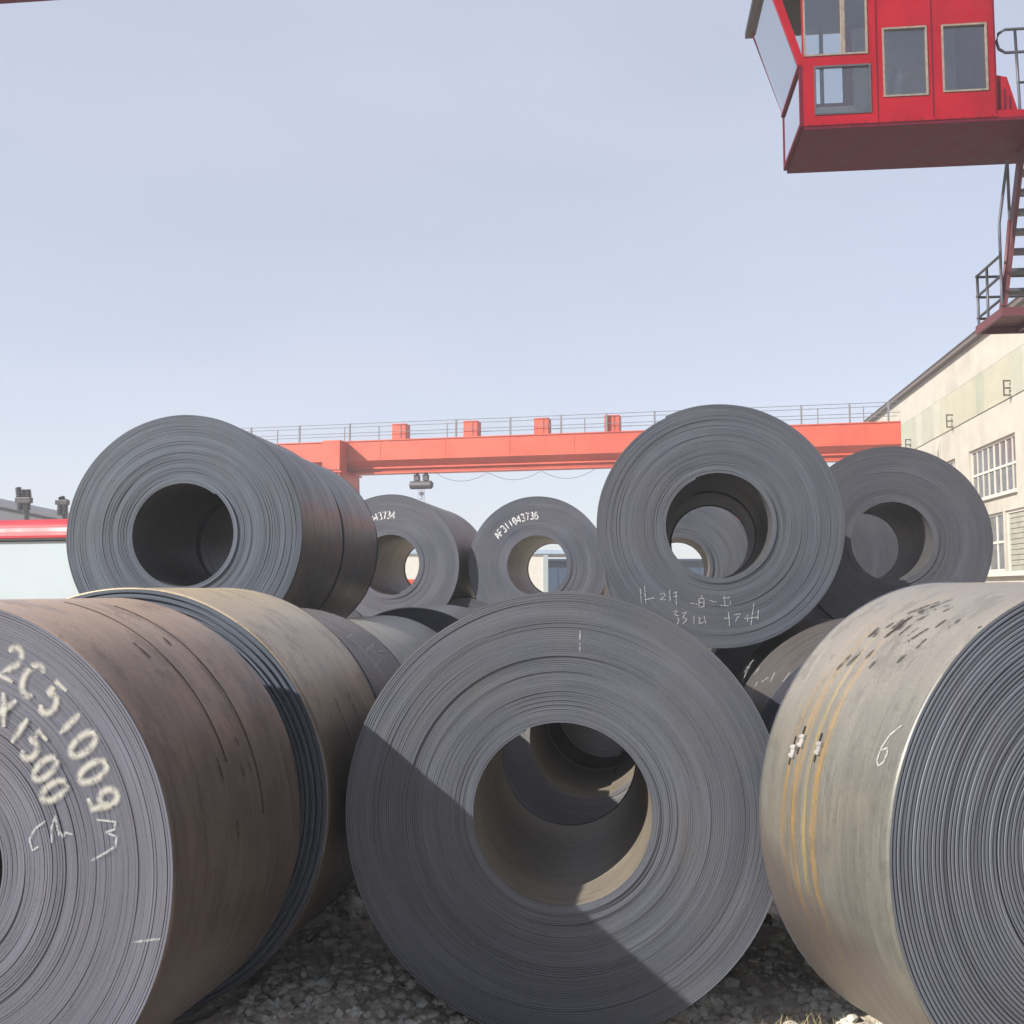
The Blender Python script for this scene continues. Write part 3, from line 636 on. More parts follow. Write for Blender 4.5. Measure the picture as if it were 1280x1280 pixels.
ops = sorted(dn + sh); cur = y_lo
for a_, b_ in ops:
    wl.box((0, cur, L0), (TH, a_, L1)); cur = b_
wl.box((0, cur, L0), (TH, y_hi, L1)); wl.box((0, y_lo, L1), (TH, y_hi, U0))
cur = y_lo
for a_, b_ in ups:
    wl.box((0, cur, U0), (TH, a_, U1)); cur = b_
wl.box((0, cur, U0), (TH, y_hi, U1)); wl.box((0, y_lo, U1), (TH, y_hi, P0)); wl.box((.05, y_lo, P0), (TH, y_hi, P1)); wl.box((0, y_lo, P1), (TH, y_hi, EAVE))
wl.box((TH, y_hi - .35, 0), (18, y_hi, EAVE)); wl.box((TH, y_lo, 0), (18, y_lo + .35, EAVE))
wl.build('wall', M['cream'], bld)
# ledges and the eave
m = MB(); m.box((-.22, y_lo, 2.36), (0, y_hi, 2.52)); m.build('ledge', M['white_frame'], bld)
m = MB(); m.box((-.24, y_lo - .3, EAVE), (.4, y_hi + .3, EAVE + .16)); ev = m.build('eave', M['eave'], bld)
m = MB(); m.prism([(-.27, EAVE + .165), (9, EAVE + 1.5), (18.4, EAVE + .165)], 1, y_lo - .3, y_hi + .3); m.build('roof', M['roof_dark'], bld)
m = MB()
m.tube([(-.2, y_lo, EAVE + .24), (-.2, y_hi, EAVE + .24)], .035, 6)
m.build('gutter_pipe', M['bracket'], bld)
# corrugated strip: one sheet per panel
pw = 1.05; k = 0; y = S(31)
while y < y_hi - .05:
    y1 = min(y + pw - .02, y_hi); m = MB(); n = 7; pts = []
    for q in range(n * 2 + 1):
        yy = y + (y1 - y) * q / (n * 2); pts.append((yy, -.012 - .035 * (q % 2)))
    vs = [(p[1], p[0], P0 + .03) for p in pts] + [(p[1], p[0], P1 - .03) for p in pts]; nn = len(pts)
    m.add(vs, [(i, i + nn, i + nn + 1, i + 1) for i in range(nn - 1)])
    o = m.build('cladding_sheet', M['clad%d' % rng.randrange(4)], bld); md = o.modifiers.new('thick', 'SOLIDIFY'); md.thickness = .012
    y += pw; k += 1
def window(a_, b_, z0, z1, cols, rows, sill=True):
    f = MB(); fw = .09
    f.box((.10, a_, z0), (.2, a_ + fw, z1)); f.box((.10, b_ - fw, z0), (.2, b_, z1)); f.box((.10, a_ + fw, z0), (.2, b_ - fw, z0 + fw)); f.box((.10, a_ + fw, z1 - fw), (.2, b_ - fw, z1))
    wn = f.build('window', M['white_frame'], bld)
    for c_ in range(1, cols):
        yy = a_ + (b_ - a_) * c_ / cols; m = MB(); t_ = .05 if c_ == cols // 2 else .028; m.box((.115, yy - t_, z0 + fw), (.19, yy + t_, z1 - fw)); m.build('mullion', M['white_frame'], wn)
    for r_ in range(1, rows):
        zz = z0 + (z1 - z0) * r_ / rows; m = MB(); m.box((.108, a_ + fw, zz - .045), (.195, b_ - fw, zz + .045)); m.build('transom', M['white_frame'], wn)
    for c_ in range(cols):
        for r_ in range(rows):
            m = MB(); m.box((.15 + .008 * rng.random(), a_ + (b_-a_)*c_/cols + .02, z0 + (z1-z0)*r_/rows + .02), (.17, a_ + (b_-a_)*(c_+1)/cols - .02, z0 + (z1-z0)*(r_+1)/rows - .02)); m.build('pane', M['dglass'], wn)
    if sill:
        m = MB(); m.box((-.12, a_ - .1, z0 - .1), (.1, b_ + .1, z0)); m.build('sill', M['white_frame'], wn)
for a_, b_ in ups: window(a_, b_, U0, U1, 8, 2)
for a_, b_ in dn: window(a_, b_, L0, L1, 2, 2, False)
for a_, b_ in sh:
    f = MB(); f.box((.08, a_, L0), (.2, a_ + .1, L1)); f.box((.08, b_ - .1, L0), (.2, b_, L1)); f.box((.08, a_ + .1, L1 - .1), (.2, b_ - .1, L1))
    d_ = f.build('shutter', M['white_frame'], bld)
    n = 11
    for q in range(n):
        m = MB(); z0 = L0 + (L1 - .1 - L0) * q / n; m.box((.13, a_ + .1, z0 + .012), (.17, b_ - .1, z0 + (L1 - .1 - L0) / n - .012)); m.build('slat', M['clad'], d_)
    m = MB(); m.box((.10, (a_ + b_) / 2 - .05, L0), (.13, (a_ + b_) / 2 + .05, L1 - .1)); m.build('guide_rail', M['eave'], d_)
for k in range(-1, 4):
    yy = S(36.3) + k * 7.3
    if yy < y_lo: continue
    m = MB(); m.box((-.30, yy - .03, 8.80), (-.26, yy + .03, 9.38))
    for zz in (8.83, 9.09, 9.35): m.box((-.26, yy - .025, zz - .025), (.049, yy + .025, zz + .025))
    m.build('cable_bracket', M['bracket'], bld)

# ------------------------------------------------------------------ far red gantry crane
gd_ = Vector((-4.13, 1, 0)).normalized(); gr = at(1124, 530, 45)
gy = math.atan2(-gd_.y, -gd_.x)                 # local +x runs to the right along the girder
gan = empty('gantry_crane', (gr.x, gr.y, -.05), gy, 'far red gantry crane spanning behind the coils with railing on top', 'gantry crane')
ZT = gr.z + .05
def gx_of(px):                                   # distance along the girder for a picture column
    d = ray(px, 560); d2 = Vector((d.x, d.y)); g2 = Vector((-gd_.x, -gd_.y))
    # gr + g2*s = d2*k
    det = g2.x * (-d2.y) - g2.y * (-d2.x); return ((-gr.x) * (-d2.y) - (-gr.y) * (-d2.x)) / det
xl = gx_of(290); x_leg = gx_of(429)
W2 = .55
prof = [(-W2, ZT), (-W2, ZT - .96), (-.22, ZT - 1.27), (.22, ZT - 1.27), (W2, ZT - .96), (W2, ZT)]
m = MB(); m.prism(prof, 0, xl, 0); o = m.build('girder', M['red_far'], gan); fix_normals(o)
m = MB(); m.box((xl + .2, -.3, ZT - 1.60), (-.2, .3, ZT - 1.53)); m.box((xl + .2, -.05, ZT - 1.53), (-.2, .05, ZT - 1.271)); m.box((xl + .2, -.31, ZT - 1.35), (-.2, -.27, ZT - 1.272)); m.build('hoist_track', M['red_far'], gan)
m = MB(); m.box((xl, -W2 - .04, ZT), (0, W2 + .04, ZT + .05)); m.build('top_flange', M['red_far'], gan)
for px in (350, 480, 560, 640, 720, 800, 1010, 1080):
    xx = gx_of(px); m = MB(); m.box((xx - .03, -W2 - .012, ZT - .96), (xx + .03, -W2 - .002, ZT - .02)); m.build('stiffener', M['red_far'], gan)
for x_c in (x_leg, gx_of(930)):
    m = MB(); m.box((x_c - .46, -W2 - .93, ZT - 1.55), (x_c + .46, -W2 - .01, ZT - .02)); m.build('leg_head', M['red_far'], gan, bevel=.02)
    m = MB(); m.box((x_c - .46, W2 + .01, ZT - 1.55), (x_c + .46, W2 + .5, ZT - .02)); m.build('leg_head', M['red_far'], gan, bevel=.02)
    m = MB(); zb = .75
    p0 = [(-.5, -W2 - .95), (.5, -W2 - .95), (.5, W2 + .5), (-.5, W2 + .5)]
    m.add([(x_c + a_ * .92, b_, ZT - 1.62) for a_, b_ in p0] + [(x_c + a_ * .7, b_ * 1.9, zb) for a_, b_ in p0], [(0,1,2,3), (7,6,5,4), (0,4,5,1), (1,5,6,2), (2,6,7,3), (3,7,4,0)])
    o = m.build('leg', M['red_far'], gan); fix_normals(o)
    m = MB(); m.box((x_c - .58, -W2 - 1.03, ZT - 1.62), (x_c + .58, W2 + .58, ZT - 1.55)); fl = m.build('joint_flange', M['red_far'], gan)
    for q in range(7):
        for zz in (ZT - 1.68, ZT - 1.51):
            m = MB(); m.tube([(x_c - .48 + q * .16, -W2 - .99, zz - .06), (x_c - .48 + q * .16, -W2 - .99, zz + .06)], .03, 6); m.build('bolt', M['maroon'], fl)
    m = MB(); m.box((x_c - .45, -4.4, .28), (x_c + .45, 3.4, .85)); m.build('end_carriage', M['red_far'], gan, bevel=.03)
    for yy in (-3.8, -2.9, 1.9, 2.8):
        m = MB(); m.tube([(x_c - .12, yy, .26), (x_c + .12, yy, .26)], .26, 16); m.build('wheel', M['hoist'], gan)
def railing(yy, thick, xs, nm):
    for z_ in (.40, .86):
        m = MB(); m.tube([(xl, yy, ZT + .05 + z_), (0, yy, ZT + .05 + z_)], .016, 6); m.build('rail', M['rail_far'], gan)
    for xx in xs:
        m = MB(); m.box((xx - thick, yy - thick, ZT + .05), (xx + thick, yy + thick, ZT + .93)); m.build('rail_post', M['rail_far'], gan)
railing(-W2 + .05, .04, [gx_of(p) for p in (319.5, 379.5, 441.8, 573.8, 641, 704, 760, 820, 1002, 1062, 1110)], 'near')
railing(W2 - .05, .022, [gx_of(p) for p in (341, 425.6, 469, 555, 729, 1024, 1082)], 'far')
for px in (503, 592, 680, 768):
    xx = gx_of(px); m = MB(); m.box((xx - .42, -.38, ZT + .055), (xx + .30, .3, ZT + .86)); o = m.build('motor_cabinet', M['red_far'], gan, bevel=.02)
    m = MB(); m.box((xx + .05, -.395, ZT + .12), (xx + .08, -.382, ZT + .80)); m.build('door_seam', M['maroon'], o)
# electric hoist
hx = gx_of(527)
ho = empty('electric_hoist', gan.matrix_basis @ Vector((hx, 0, ZT - 2.6)), gy, 'small grey electric hoist hanging under the far red girder', 'hoist'); ho.scale = (.82, .82, .82); ho.location.z += .17
m = MB(); m.tube([(-.72, 0, .30), (-.68, 0, .30), (-.66, 0, .30), (.62, 0, .30), (.66, 0, .30), (.72, 0, .30)], [.16, .2, .25, .25, .2, .16], 16); m.build('drum', M['hoist'], ho, smooth=False)
for xx in (-.28, .28):
    m = MB(); m.box((xx - .17, -.16, .56), (xx + .17, .16, .92)); m.build('trolley', M['hoist'], ho, bevel=.03)
    for s in (-1, 1):
        m = MB(); m.tube([(xx, s * .12, 1.0), (xx, s * .17, 1.0)], .08, 12); m.build('trolley_wheel', M['hoist'], ho)
m = MB(); m.tube([(-.03, 0, .06), (-.03, 0, -.12)], .014, 5); m.tube([(.05, 0, .06), (.05, 0, -.12)], .014, 5); m.build('rope', M['rail'], ho)
m = MB(); m.box((-.11, -.07, -.32), (.13, .07, -.12)); m.build('hook_block', M['hoist'], ho, bevel=.02)
m = MB(); m.tube([(.01, 0, -.32), (.01, 0, -.40), (.09, 0, -.47), (.06, 0, -.56), (-.04, 0, -.56), (-.08, 0, -.49)], .025, 6); m.build('hook', M['hoist'], ho)
m = MB(); m.tube([(.15, .1, .1), (.16, .1, -2.4)], .012, 5); m.tube([(-.22, .1, .1), (-.23, .1, -2.6)], .010, 5); m.build('pendant_cable', M['rail'], ho)
# festoon cable
m = MB(); pts = []
xs = [hx + .9 + (gx_of(745) - hx - .9) * q / 40 for q in range(41)]
for q, xx in enumerate(xs): pts.append((xx, -.34, ZT - 1.66 - .42 * abs(math.sin(q / 40 * math.pi * 3)) ** .8))
m.tube(pts, .014, 5, False); m.build('festoon_cable', M['rail_far'], gan)

# ------------------------------------------------------------------ near crane: driver's cab, stair and girder overhead
CY = R_(6.3); cdir = Vector((math.cos(CY), -math.sin(CY), 0)); cdep = Vector((math.sin(CY), math.cos(CY), 0))
c0 = at(1005, 158, 14.7)
cab = empty('crane_cab', c0, -CY, 'red crane driver cab with raked front glass hanging at the top right', 'crane cab')
# local: x right along the near side, y depth, z up; origin at the near lower front corner
def cab_px(px, py):
    d = ray(px, py); o = Vector((0, 0, CAM_H)); k = (c0 - o).dot(cdep) / d.dot(cdep); q = o + d * k - c0; return q.dot(cdir), q.z
WX = cab_px(1246, 100)[0]; DEP = 1.62; HT = 2.35
xa, za = cab_px(1001, 83)                     # waist of the front glass
def rect(px0, py0, px1, py1):
    x0, z1 = cab_px(px0, py0); x1, z0 = cab_px(px1, py1); return x0, x1, z0, z1
th = .06
# near side: sheet with openings
Xt, Zt = cab_px(980, -30)
wins = [('corner_window', rect(1018, 84, 1089, 140)), ('side_window', rect(1103, 36, 1160, 118)), ('side_window', rect(1177, 32, 1235, 112)), ('front_side_window', rect(1003, -40, 1084, 66))]
def holed(x0, x1, z0, z1, holes):
    """boxes that fill a rectangle around its openings"""
    xs = sorted({x0, x1, *[h[0] for h in holes], *[h[1] for h in holes]}); zs = sorted({z0, z1, *[h[2] for h in holes], *[h[3] for h in holes]})
    out = []
    for a_, b_ in zip(xs[:-1], xs[1:]):
        run = None
        for p_, q_ in zip(zs[:-1], zs[1:]):
            cx_, cz_ = (a_ + b_) / 2, (p_ + q_) / 2
            if any(h[0] < cx_ < h[1] and h[2] < cz_ < h[3] for h in holes):
                if run: out.append((a_, b_, *run)); run = None
            else: run = (run[0], q_) if run else (p_, q_)
        if run: out.append((a_, b_, *run))
    return out
hs = [h for _, h in wins]
for side, yy in (('near', 0), ('far', DEP - th)):
    m = MB()
    for a_, b_, p_, q_ in holed(.0, WX, 0, HT, hs if side == 'near' else [hs[0], hs[3]]): m.box((a_, yy, p_), (b_, yy + th, q_))
    # raked wedge in front of the waist
    fx = hs[3][0]
    m.build('side_panel', M['red'], cab)
    m = MB(); m.prism([(0, za), (-.05, za), (-.05 - .48, HT), (-.40, HT), (-.0, za + .15)], 1, yy, yy + th); m.build('front_post', M['red'], cab)
m = MB(); m.box((WX - th, th, 0), (WX, DEP - th, HT)); m.build('rear_panel', M['red'], cab)
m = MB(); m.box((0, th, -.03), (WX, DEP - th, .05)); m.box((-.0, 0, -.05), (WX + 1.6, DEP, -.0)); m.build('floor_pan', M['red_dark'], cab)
m = MB(); m.box((-.62, -.12, HT), (WX + .1, DEP + .12, HT + .1)); m.build('roof', M['hoist'], cab)
# windows with frames
for nm, (x0, x1, z0, z1) in wins:
    for yy, sg in ((-.012, 1), (DEP - .02, 1)) if nm != 'side_window' else ((-.012, 1),):
        f = MB(); fw = .017
        for bx in ((x0 - .01, x0 + fw, z0 - .01, z1 + .01), (x1 - fw, x1 + .01, z0 - .01, z1 + .01), (x0 + fw, x1 - fw, z0 - .01, z0 + fw), (x0 + fw, x1 - fw, z1 - fw, z1 + .01)):
            f.box((bx[0], yy, bx[2]), (bx[1], yy + .03, bx[3]))
        if nm == 'front_side_window': f.box(((x0 * .38 + x1 * .62) - .03, yy + .002, z0 + fw), ((x0 * .38 + x1 * .62) + .03, yy + .034, z1 - fw))
        fo = f.build('window_frame', M['rail'] if nm == 'corner_window' else M['putty'], cab)
        m = MB(); m.box((x0 + .02, yy + .035, z0 + .02), (x1 - .02, yy + .043, z1 - .02)); m.build('pane', M['glass'], fo)
# front: vertical lower glass, raked upper glass
def quadpane(name, pts, mat, parent, t_=.012):
    m = MB(); m.add([tuple(p) for p in pts], [(0, 1, 2, 3)]); o = m.build(name, mat, parent); md = o.modifiers.new('thick', 'SOLIDIFY'); md.thickness = t_; return o
quadpane('lower_front_glass', [(-.03, .06, .06), (-.03, DEP - .06, .06), (-.03, DEP - .06, za - .03), (-.03, .06, za - .03)], M['front_glass'], cab)
quadpane('upper_front_glass', [(-.06, .06, za + .03), (-.06, DEP - .06, za + .03), (-.51, DEP - .06, HT), (-.51, .06, HT)], M['front_glass'], cab)
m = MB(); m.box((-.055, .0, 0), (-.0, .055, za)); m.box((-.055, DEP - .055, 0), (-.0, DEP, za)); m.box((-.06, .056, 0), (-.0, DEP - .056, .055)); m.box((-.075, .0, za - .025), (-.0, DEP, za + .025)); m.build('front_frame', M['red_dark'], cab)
m = MB(); m.prism([(1.0, .05), (1.5, .05), (1.62, 1.15), (1.5, 1.15), (1.4, .5), (1.0, .5)], 1, .5, 1.1); m.build('driver_seat', M['seat'], cab, bevel=.04)
M['lining'] = plain('cab_lining', (.85, .77, .74), .7, 0, .1, 3.)
m = MB(); m.box((hs[0][1] + .1, DEP - th - .03, .06), (WX - th - .01, DEP - th - .005, HT - .05)); m.build('lining_panel', M['lining'], cab)
m = MB(); m.box((hs[0][1] + .3, DEP - .5, .051), (WX - .15, DEP - th - .04, .95)); m.build('cabinet', M['seat'], cab, bevel=.03)
for xx in (hs[0][1] + .10, hs[1][1] + .075, WX - .02):
    m = MB(); m.box((xx - .008, -.006, .05), (xx + .008, -.0005, HT)); m.build('panel_seam', M['red_dark'], cab)
m = MB(); m.box((.0, -.012, .0), (WX, -.0006, .045)); m.build('sill_rail', M['red'], cab)
for q in range(14):
    m = MB(); xx = .08 + (WX - .16) * q / 13; m.tube([(xx, -.02, .022), (xx, -.0125, .022)], .012, 6); m.build('rivet', M['red_dark'], cab)
m = MB(); m.tube([(WX + .02, .3, HT - .1), (WX + .08, .3, HT - .5), (WX + .05, .3, .9), (WX + .1, .35, .4), (WX + .35, .4, .12)], .018, 6); m.build('power_cable', M['hoist'], cab, smooth=True)
m = MB(); m.box((.16, .42, .05), (hs[0][1] - .08, .8, .5)); m.build('control_desk', M['lining'], cab, bevel=.05)
# rear steps and landing
x1 = WX
m = MB()
m.box((x1, 0, 0), (x1 + 1.6, .03, .10)); m.box((x1, .2, 0), (x1 + 1.6, DEP, .06)); m.build('landing', M['red'], cab)
m = MB(); m.prism([(x1 + .001, .101), (x1 + .30, .101), (x1 + .16, .62), (x1 + .001, .66)], 1, .05, .5); o = m.build('step_box', M['red'], cab); fix_normals(o)
for q in range(3):
    m = MB(); m.box((x1 + .03 + q * .07, .035, .14), (x1 + .05 + q * .07, .049, .56 - q * .12)); m.build('step_rib', M['red_dark'], cab)
m = MB()
hx0, hz0 = cab_px(1249, 62); hx1, hz1 = cab_px(1249, 33)
m.tube([(x1 + 1.6, .1, hz1), (hx0 + .12, .1, hz1), (hx0 + .03, .1, hz1 - .06), (hx0, .1, (hz0 + hz1) / 2), (hx0 + .03, .1, hz0 + .06), (hx0 + .12, .1, hz0), (x1 + 1.6, .1, hz0)], .022, 8)
xx, _ = cab_px(1272, 40); m.tube([(xx, .1, hz1), (xx + .03, .1, .1)], .022, 8); m.tube([(xx, .1, .55), (x1 + 1.6, .1, .55)], .018, 8)
m.build('handrail', M['rail'], cab, smooth=True)

# stair tower behind the cab
pn = at(1252, 384, 15.0)
st = empty('access_stair', pn, -CY, 'maroon steel stair and railed platform below the red crane cab', 'stair')
PD = 1.15; PW = 2.6
m = MB(); m.box((0, 0, -.02), (PW, PD, .0)); m.box((0, 0, -.13), (PW, .05, -.021)); m.box((0, PD - .05, -.13), (PW, PD, -.021)); m.box((0, .05, -.13), (.05, PD - .05, -.021)); m.build('platform', M['maroon'], st)
for q in range(1, 4):
    m = MB(); m.box((PW * q / 4 - .03, .05, -.11), (PW * q / 4 + .03, PD - .05, -.021)); m.build('platform_rib', M['maroon'], st)
def st_px(px, py, y=0.):
    d = ray(px, py); o = Vector((0, 0, CAM_H)); base = pn + cdep * y; k = (base - o).dot(cdep) / d.dot(cdep); q = o + d * k - base; return (q.dot(cdir), y, q.z)
p_b, p_t = st_px(1254, 384, .45), st_px(1276, 195, .45)
top_z = c0.z - pn.z
k = (top_z - p_b[2]) / (p_t[2] - p_b[2]); p_t = tuple(p_b[i] + (p_t[i] - p_b[i]) * k for i in range(3))
for off in (0, .75):
    m = MB(); a_, b_ = Vector(p_b) + Vector((off, 0, 0)), Vector(p_t) + Vector((off, 0, 0))
    m.add([a_ + Vector((-.03, -.09, 0)), a_ + Vector((.03, -.09, 0)), a_ + Vector((.03, .09, 0)), a_ + Vector((-.03, .09, 0)), b_ + Vector((-.03, -.09, 0)), b_ + Vector((.03, -.09, 0)), b_ + Vector((.03, .09, 0)), b_ + Vector((-.03, .09, 0))],
          [(0,3,2,1), (4,5,6,7), (0,1,5,4), (1,2,6,5), (2,3,7,6), (3,0,4,7)]); m.build('stringer', M['maroon'], st)
n = 0; zz = .36
while zz < top_z - .1:
    f_ = (zz - p_b[2]) / (p_t[2] - p_b[2]); xx = p_b[0] + (p_t[0] - p_b[0]) * f_; m = MB(); m.box((xx + .031, .36, zz - .02), (xx + .719, .58, zz + .03)); m.build('tread', M['rail'], st); zz += .31
def tubeo(nm, pts, r=.022, mat='rail'):
    m = MB(); m.tube(pts, r, 8); m.build(nm, M[mat], st, smooth=True)
for z_ in (.12, .47, .80):
    tubeo('rail', [(PW, PD - .03, z_), (.06, PD - .03, z_), (.02, PD - .06, z_), (.02, PD - .12, z_), (.02, .03, z_ + (.02 if z_ < .7 else .0))])
for yy, h_ in ((PD - .1, .8), (.62, .8), (.03, .85)):
    tubeo('rail_post', [(.02, yy, 0), (.02, yy, h_)])
tubeo('stair_handrail', [(.02, .03, .85), (.03, .06, 1.3), st_px(1259, 200, .2)])
tubeo('stair_handrail', [st_px(1259, 200, .2), st_px(1262, 275, .3)])
tubeo('stair_brace', [(.02, .03, .02), st_px(1262, 275, .3)], .03, 'maroon')
# crane leg behind the stair, outside the picture, and the girder above
g0 = at(0, 5, 17.0)
crane = empty('overhead_crane', (g0.x, g0.y, 0), -CY, 'dark underside of the near crane girder crossing the top left corner', 'gantry crane')
GL = 30
xr = (c0 - g0).dot(cdir) + 1.4
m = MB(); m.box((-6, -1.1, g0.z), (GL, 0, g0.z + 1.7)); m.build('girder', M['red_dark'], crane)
for xx in (xr + 3.2, xr + 7.2):
    m = MB(); m.box((xx, -.95, -.05), (xx + .7, -.15, g0.z - .001)); m.build('leg', M['red'], crane)
hb = (c0 - g0).dot(cdep)
for xx in (xr - 1.2, xr + .8):
    m = MB(); m.box((xx, -.9, c0.z + HT + .101), (xx + .16, -.7, g0.z - .001)); m.box((xx, -.69, c0.z + HT + .101), (xx + .16, hb + .6, c0.z + HT + .26)); m.build('cab_hanger', M['red_dark'], crane)

# ------------------------------------------------------------------ left background: white shed with red fascia, dark roof, insulators
vz = at(80, 672, 12.2); vt = at(80, 648, 12.2).z + .05; vz_ = vz.z + .05; vy = math.atan2(-Vector((-3.6, 1, 0)).normalized().y, 3.6 / math.hypot(3.6, 1))
van = empty('minibus', (-4.1, 11.85, -.05), vy, 'red roofed minibus with pale side glass parked left of the upper left coil', 'minibus')
M['van_red'] = plain('minibus_red_enamel', (.55, .03, .05), .5, 0, .04, 1.)
M['van_glass'] = plain('sky_pale_glass', (.52, .60, .645), .12, 0, .05, .6)  # sky mirrored in the panes is put into this pale base colour
M['rubber'] = plain('rubber', (.03, .03, .032), .8)
VL, VW = 6.2, 1.95                                # local: x along the side, front end at x=0, near side at y=0
m = MB(); m.prism([(-VL, .35), (.1, .35), (.22, .6), (.2, 1.05), (0, 1.22), (-VL, 1.22)], 1, 0, VW); o = m.build('body', M['van_red'], van, bevel=.05); fix_normals(o)
rp = [(-.015, vz_)] + [(.20 - .22 * math.cos(R_(a)), vz_ + .01 + (vt - vz_) * math.sin(R_(a))) for a in range(5, 91, 12)] + [(VW - .20 + .22 * math.cos(R_(a)), vz_ + .01 + (vt - vz_) * math.sin(R_(a))) for a in range(90, 4, -12)] + [(VW + .015, vz_)]
m = MB(); m.prism(rp, 0, -VL - .03, -.45); o = m.build('roof', M['van_red'], van, smooth=False); fix_normals(o)
m = MB(); m.box((-VL, -.012, vz_ - .03), (-.45, VW + .012, vz_ - .004)); m.build('drip_rail', M['rubber'], van)
xs_ = [-VL + .06, -4.35, -2.45, -.62]
for a_, b_ in zip(xs_[:-1], xs_[1:]):
    for yy in (.03, VW - .05):
        m = MB(); m.box((a_ + .05, yy, 1.24), (b_ - .05, yy + .02, vz_ - .04)); m.build('side_window', M['van_glass'], van)
for a_ in xs_:
    for yy in (.0, VW - .07):
        m = MB(); m.box((a_ - .045, yy, 1.221), (a_ + .045, yy + .07, vz_ - .035)); m.build('pillar', M['van_red'], van)
quadpane('windscreen', [(.0, .06, 1.23), (.0, VW - .06, 1.23), (-.5, VW - .06, vz_ - .04), (-.5, .06, vz_ - .04)], M['van_glass'], van)
for xx in (-VL + 1.1, -1.0):
    for yy in (-.03, VW - .2):
        m = MB(); m.tube([(xx, yy, .36), (xx, yy + .03, .36), (xx, yy + .2, .36), (xx, yy + .23, .36)], [.31, .36, .36, .31], 24); wh = m.build('wheel', M['rubber'], van)
        m = MB(); m.tube([(xx, yy - .012, .36), (xx, yy - .001, .36)], [.16, .19], 18); m.build('hub', M['clip'], wh)
for yy in (.2, VW - .45):
    m = MB(); m.box((.215, yy, .68), (.235, yy + .25, .88)); m.build('headlight', M['van_glass'], van, bevel=.02)
r0 = at(0, 629, 44); r1 = at(82, 646, 44)
rs = empty('grey_roofed_shed', (r0.x, 44, -.05), 0, 'dark grey sloping shed roof behind the red roofed minibus', 'shed')
sl2 = (r1.z - r0.z) / (r1.x - r0.x)
m = MB(); m.add([(-9, 0, r0.z - sl2 * 9 * -1 + .05 if False else r0.z - 9 * sl2 + .05), (12, 0, r0.z + 12 * sl2 + .05), (12, 14, r0.z + 12 * sl2 + .05), (-9, 14, r0.z - 9 * sl2 + .05),
                 (-9, 0, r0.z - 9 * sl2 - .1), (12, 0, r0.z + 12 * sl2 - .1), (12, 14, r0.z + 12 * sl2 - .1), (-9, 14, r0.z - 9 * sl2 - .1)], [(0,1,2,3), (7,6,5,4), (0,4,5,1), (1,5,6,2), (2,6,7,3), (3,7,4,0)])
o = m.build('roof', M['roof_dark'], rs); fix_normals(o)
m = MB(); m.prism([(-8.8, 0), (11.8, 0), (11.8, r0.z + 11.8 * sl2 - .11), (-8.8, r0.z - 8.8 * sl2 - .11)], 1, .15, 13.8); o = m.build('wall', M['roof_dark'], rs); fix_normals(o)
def insul(px0, px1, pyb0, pyb1, tops, bots, Y, label):
    a_ = at(px0, pyb1, Y); b_ = at(px1, pyb0, Y); cx_ = (a_.x + b_.x) / 2
    e = empty('insulator_rack', (cx_, Y, -.05), R_(-6), label, 'insulator rack', 'power line insulators behind the shed')
    hw = (b_.x - a_.x) / 2; z0, z1 = a_.z + .05, b_.z + .05
    m = MB(); m.box((-hw, -.12, z0), (hw, .12, z1)); m.build('crossbar', M['insul'], e, bevel=.02)
    m = MB(); m.tube([(0, .2, 0), (0, .2, z1 + .05)], .11, 10); m.build('pole', M['insul'], e)
    def stack(x_, za_, zb_, lean=0):
        n = 5; pts, rs_ = [], []
        for q in range(n * 2 + 1):
            pts.append((x_ + lean * q / (2 * n), 0, za_ + (zb_ - za_) * q / (n * 2))); rs_.append(.13 if q % 2 else .085)
        m = MB(); m.tube(pts, rs_, 10); m.build('insulator', M['insul'], e, smooth=False)
    for x_, py in tops: stack(at(x_, py, Y).x - cx_, z1 + .005, at(x_, py, Y).z + .05, -.05)
    for x_, py in bots: stack(at(x_, py, Y).x - cx_, at(x_, py, Y).z + .05, z0 - .005)
insul(19.7, 40, 622, 629, ((24, 609), (30.6, 612), (36.6, 612)), ((25, 638), (34.5, 638)), 40, 'insulator rack with three upright insulators above the shed roof')
insul(70, 86, 625, 631, ((78, 621),), ((74.5, 644), (81.5, 643)), 41, 'smaller insulator rack close to the rim of the upper left coil')
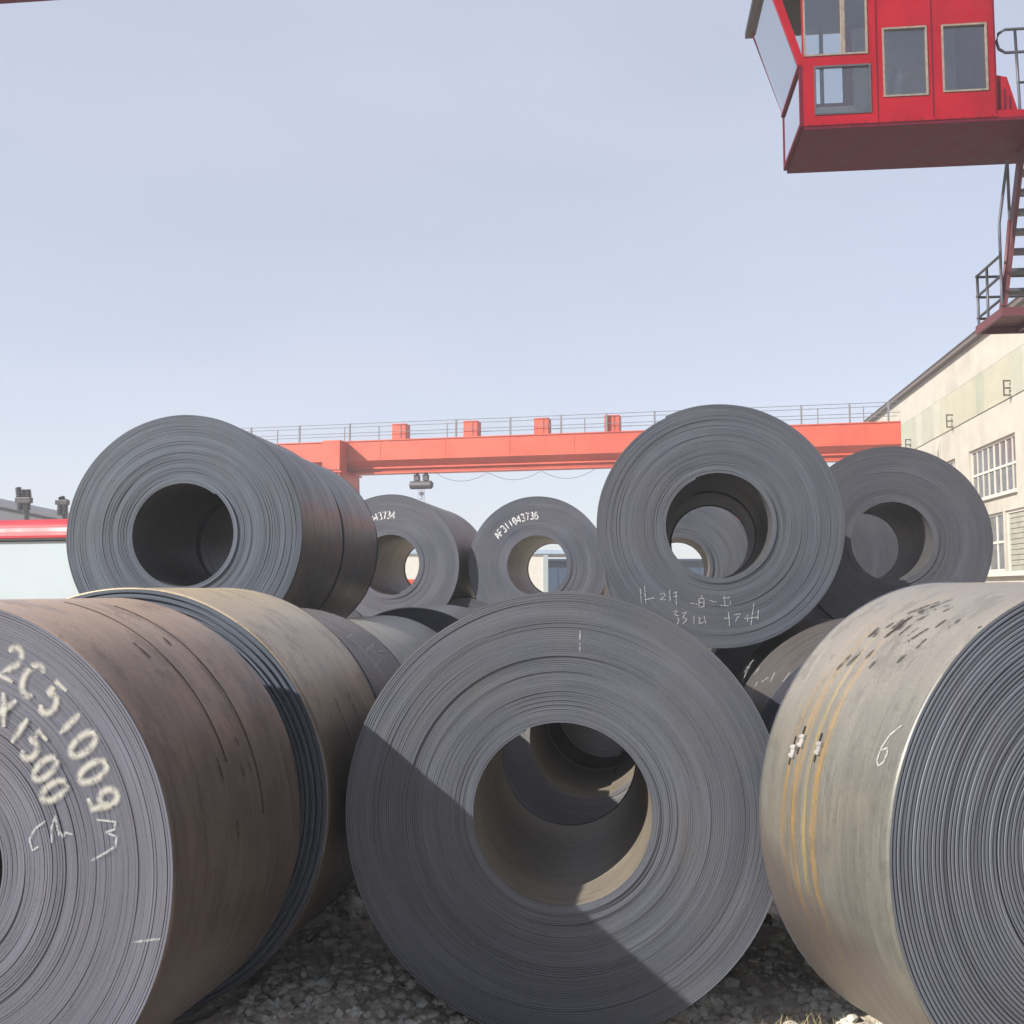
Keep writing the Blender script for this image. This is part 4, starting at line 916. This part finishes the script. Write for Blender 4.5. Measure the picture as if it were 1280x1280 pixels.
# far huts seen through the bores
hp = at(683, 690, 38)
hut = empty('white_hut', (hp.x, 38, -.05), 0, 'white hut seen through the bore of the coil stencilled AF311043736', 'hut')
hz = hp.z + .1
m = MB(); m.box((-6.2, 0, 0), (-.12, 4, hz - .12)); m.build('wall', M['white_hut'], hut)
m = MB(); m.box((-.12, -.05, 0), (.06, .15, hz)); m.build('corner_post', M['white_wall'], hut)
m = MB(); m.box((-6.3, -.08, hz - .119), (.9, 4.1, hz + .02)); m.build('roof', M['pale_blue'], hut)
bs = at(684, 701, 60)
bl = empty('blue_shed', (bs.x - .5, 60, -.05), 0, 'dark blue sheet shed far behind the stencilled coils', 'shed')
m = MB(); m.box((0, 0, 0), (12, 8, bs.z + .05)); m.build('wall', M['blue'], bl)
for q in range(16):
    m = MB(); m.box((.3 + q * .75, -.03, 0), (.36 + q * .75, -.001, bs.z)); m.build('sheet_rib', M['blue'], bl)
m = MB(); m.box((-.2, -.3, bs.z + .051), (12.2, 8.3, bs.z + .16)); m.build('roof', M['blue'], bl)
cb_ = at(521, 724, 33)
m = MB(); m.box((-.5, 0, 0), (.5, .6, cb_.z + .05)); ce = empty('red_cabinet', (cb_.x, 33, -.05), 0, 'red steel cabinet glimpsed at the bore edge of the coil stencilled 43734', 'cabinet'); m.build('body', M['red_far'], ce, bevel=.03)
m = MB(); m.box((-.42, -.02, .2), (-.02, -.001, cb_.z - .1)); m.build('door', M['red_far'], ce)
m = MB(); m.box((.02, -.02, .2), (.42, -.001, cb_.z - .1)); m.build('door', M['red_far'], ce)

# ------------------------------------------------------------------ hazy air over the whole yard
hm = bpy.data.materials.new('hazy_air'); hm.use_nodes = True; ht = hm.node_tree; ht.nodes.remove(ht.nodes['Principled BSDF'])
pv = ht.nodes.new('ShaderNodeVolumePrincipled'); pv.inputs['Color'].default_value = (.93, .95, 1, 1); pv.inputs['Density'].default_value = .0022; pv.inputs['Anisotropy'].default_value = .0
ht.links.new(pv.outputs[0], ht.nodes['Material Output'].inputs['Volume'])
m = MB(); m.box((-70, -12, -1.2), (70, 110, 15)); o = m.build('haze', hm); o['kind'] = 'stuff'; tag(o, 'thin pale haze hanging over the whole yard', 'haze')
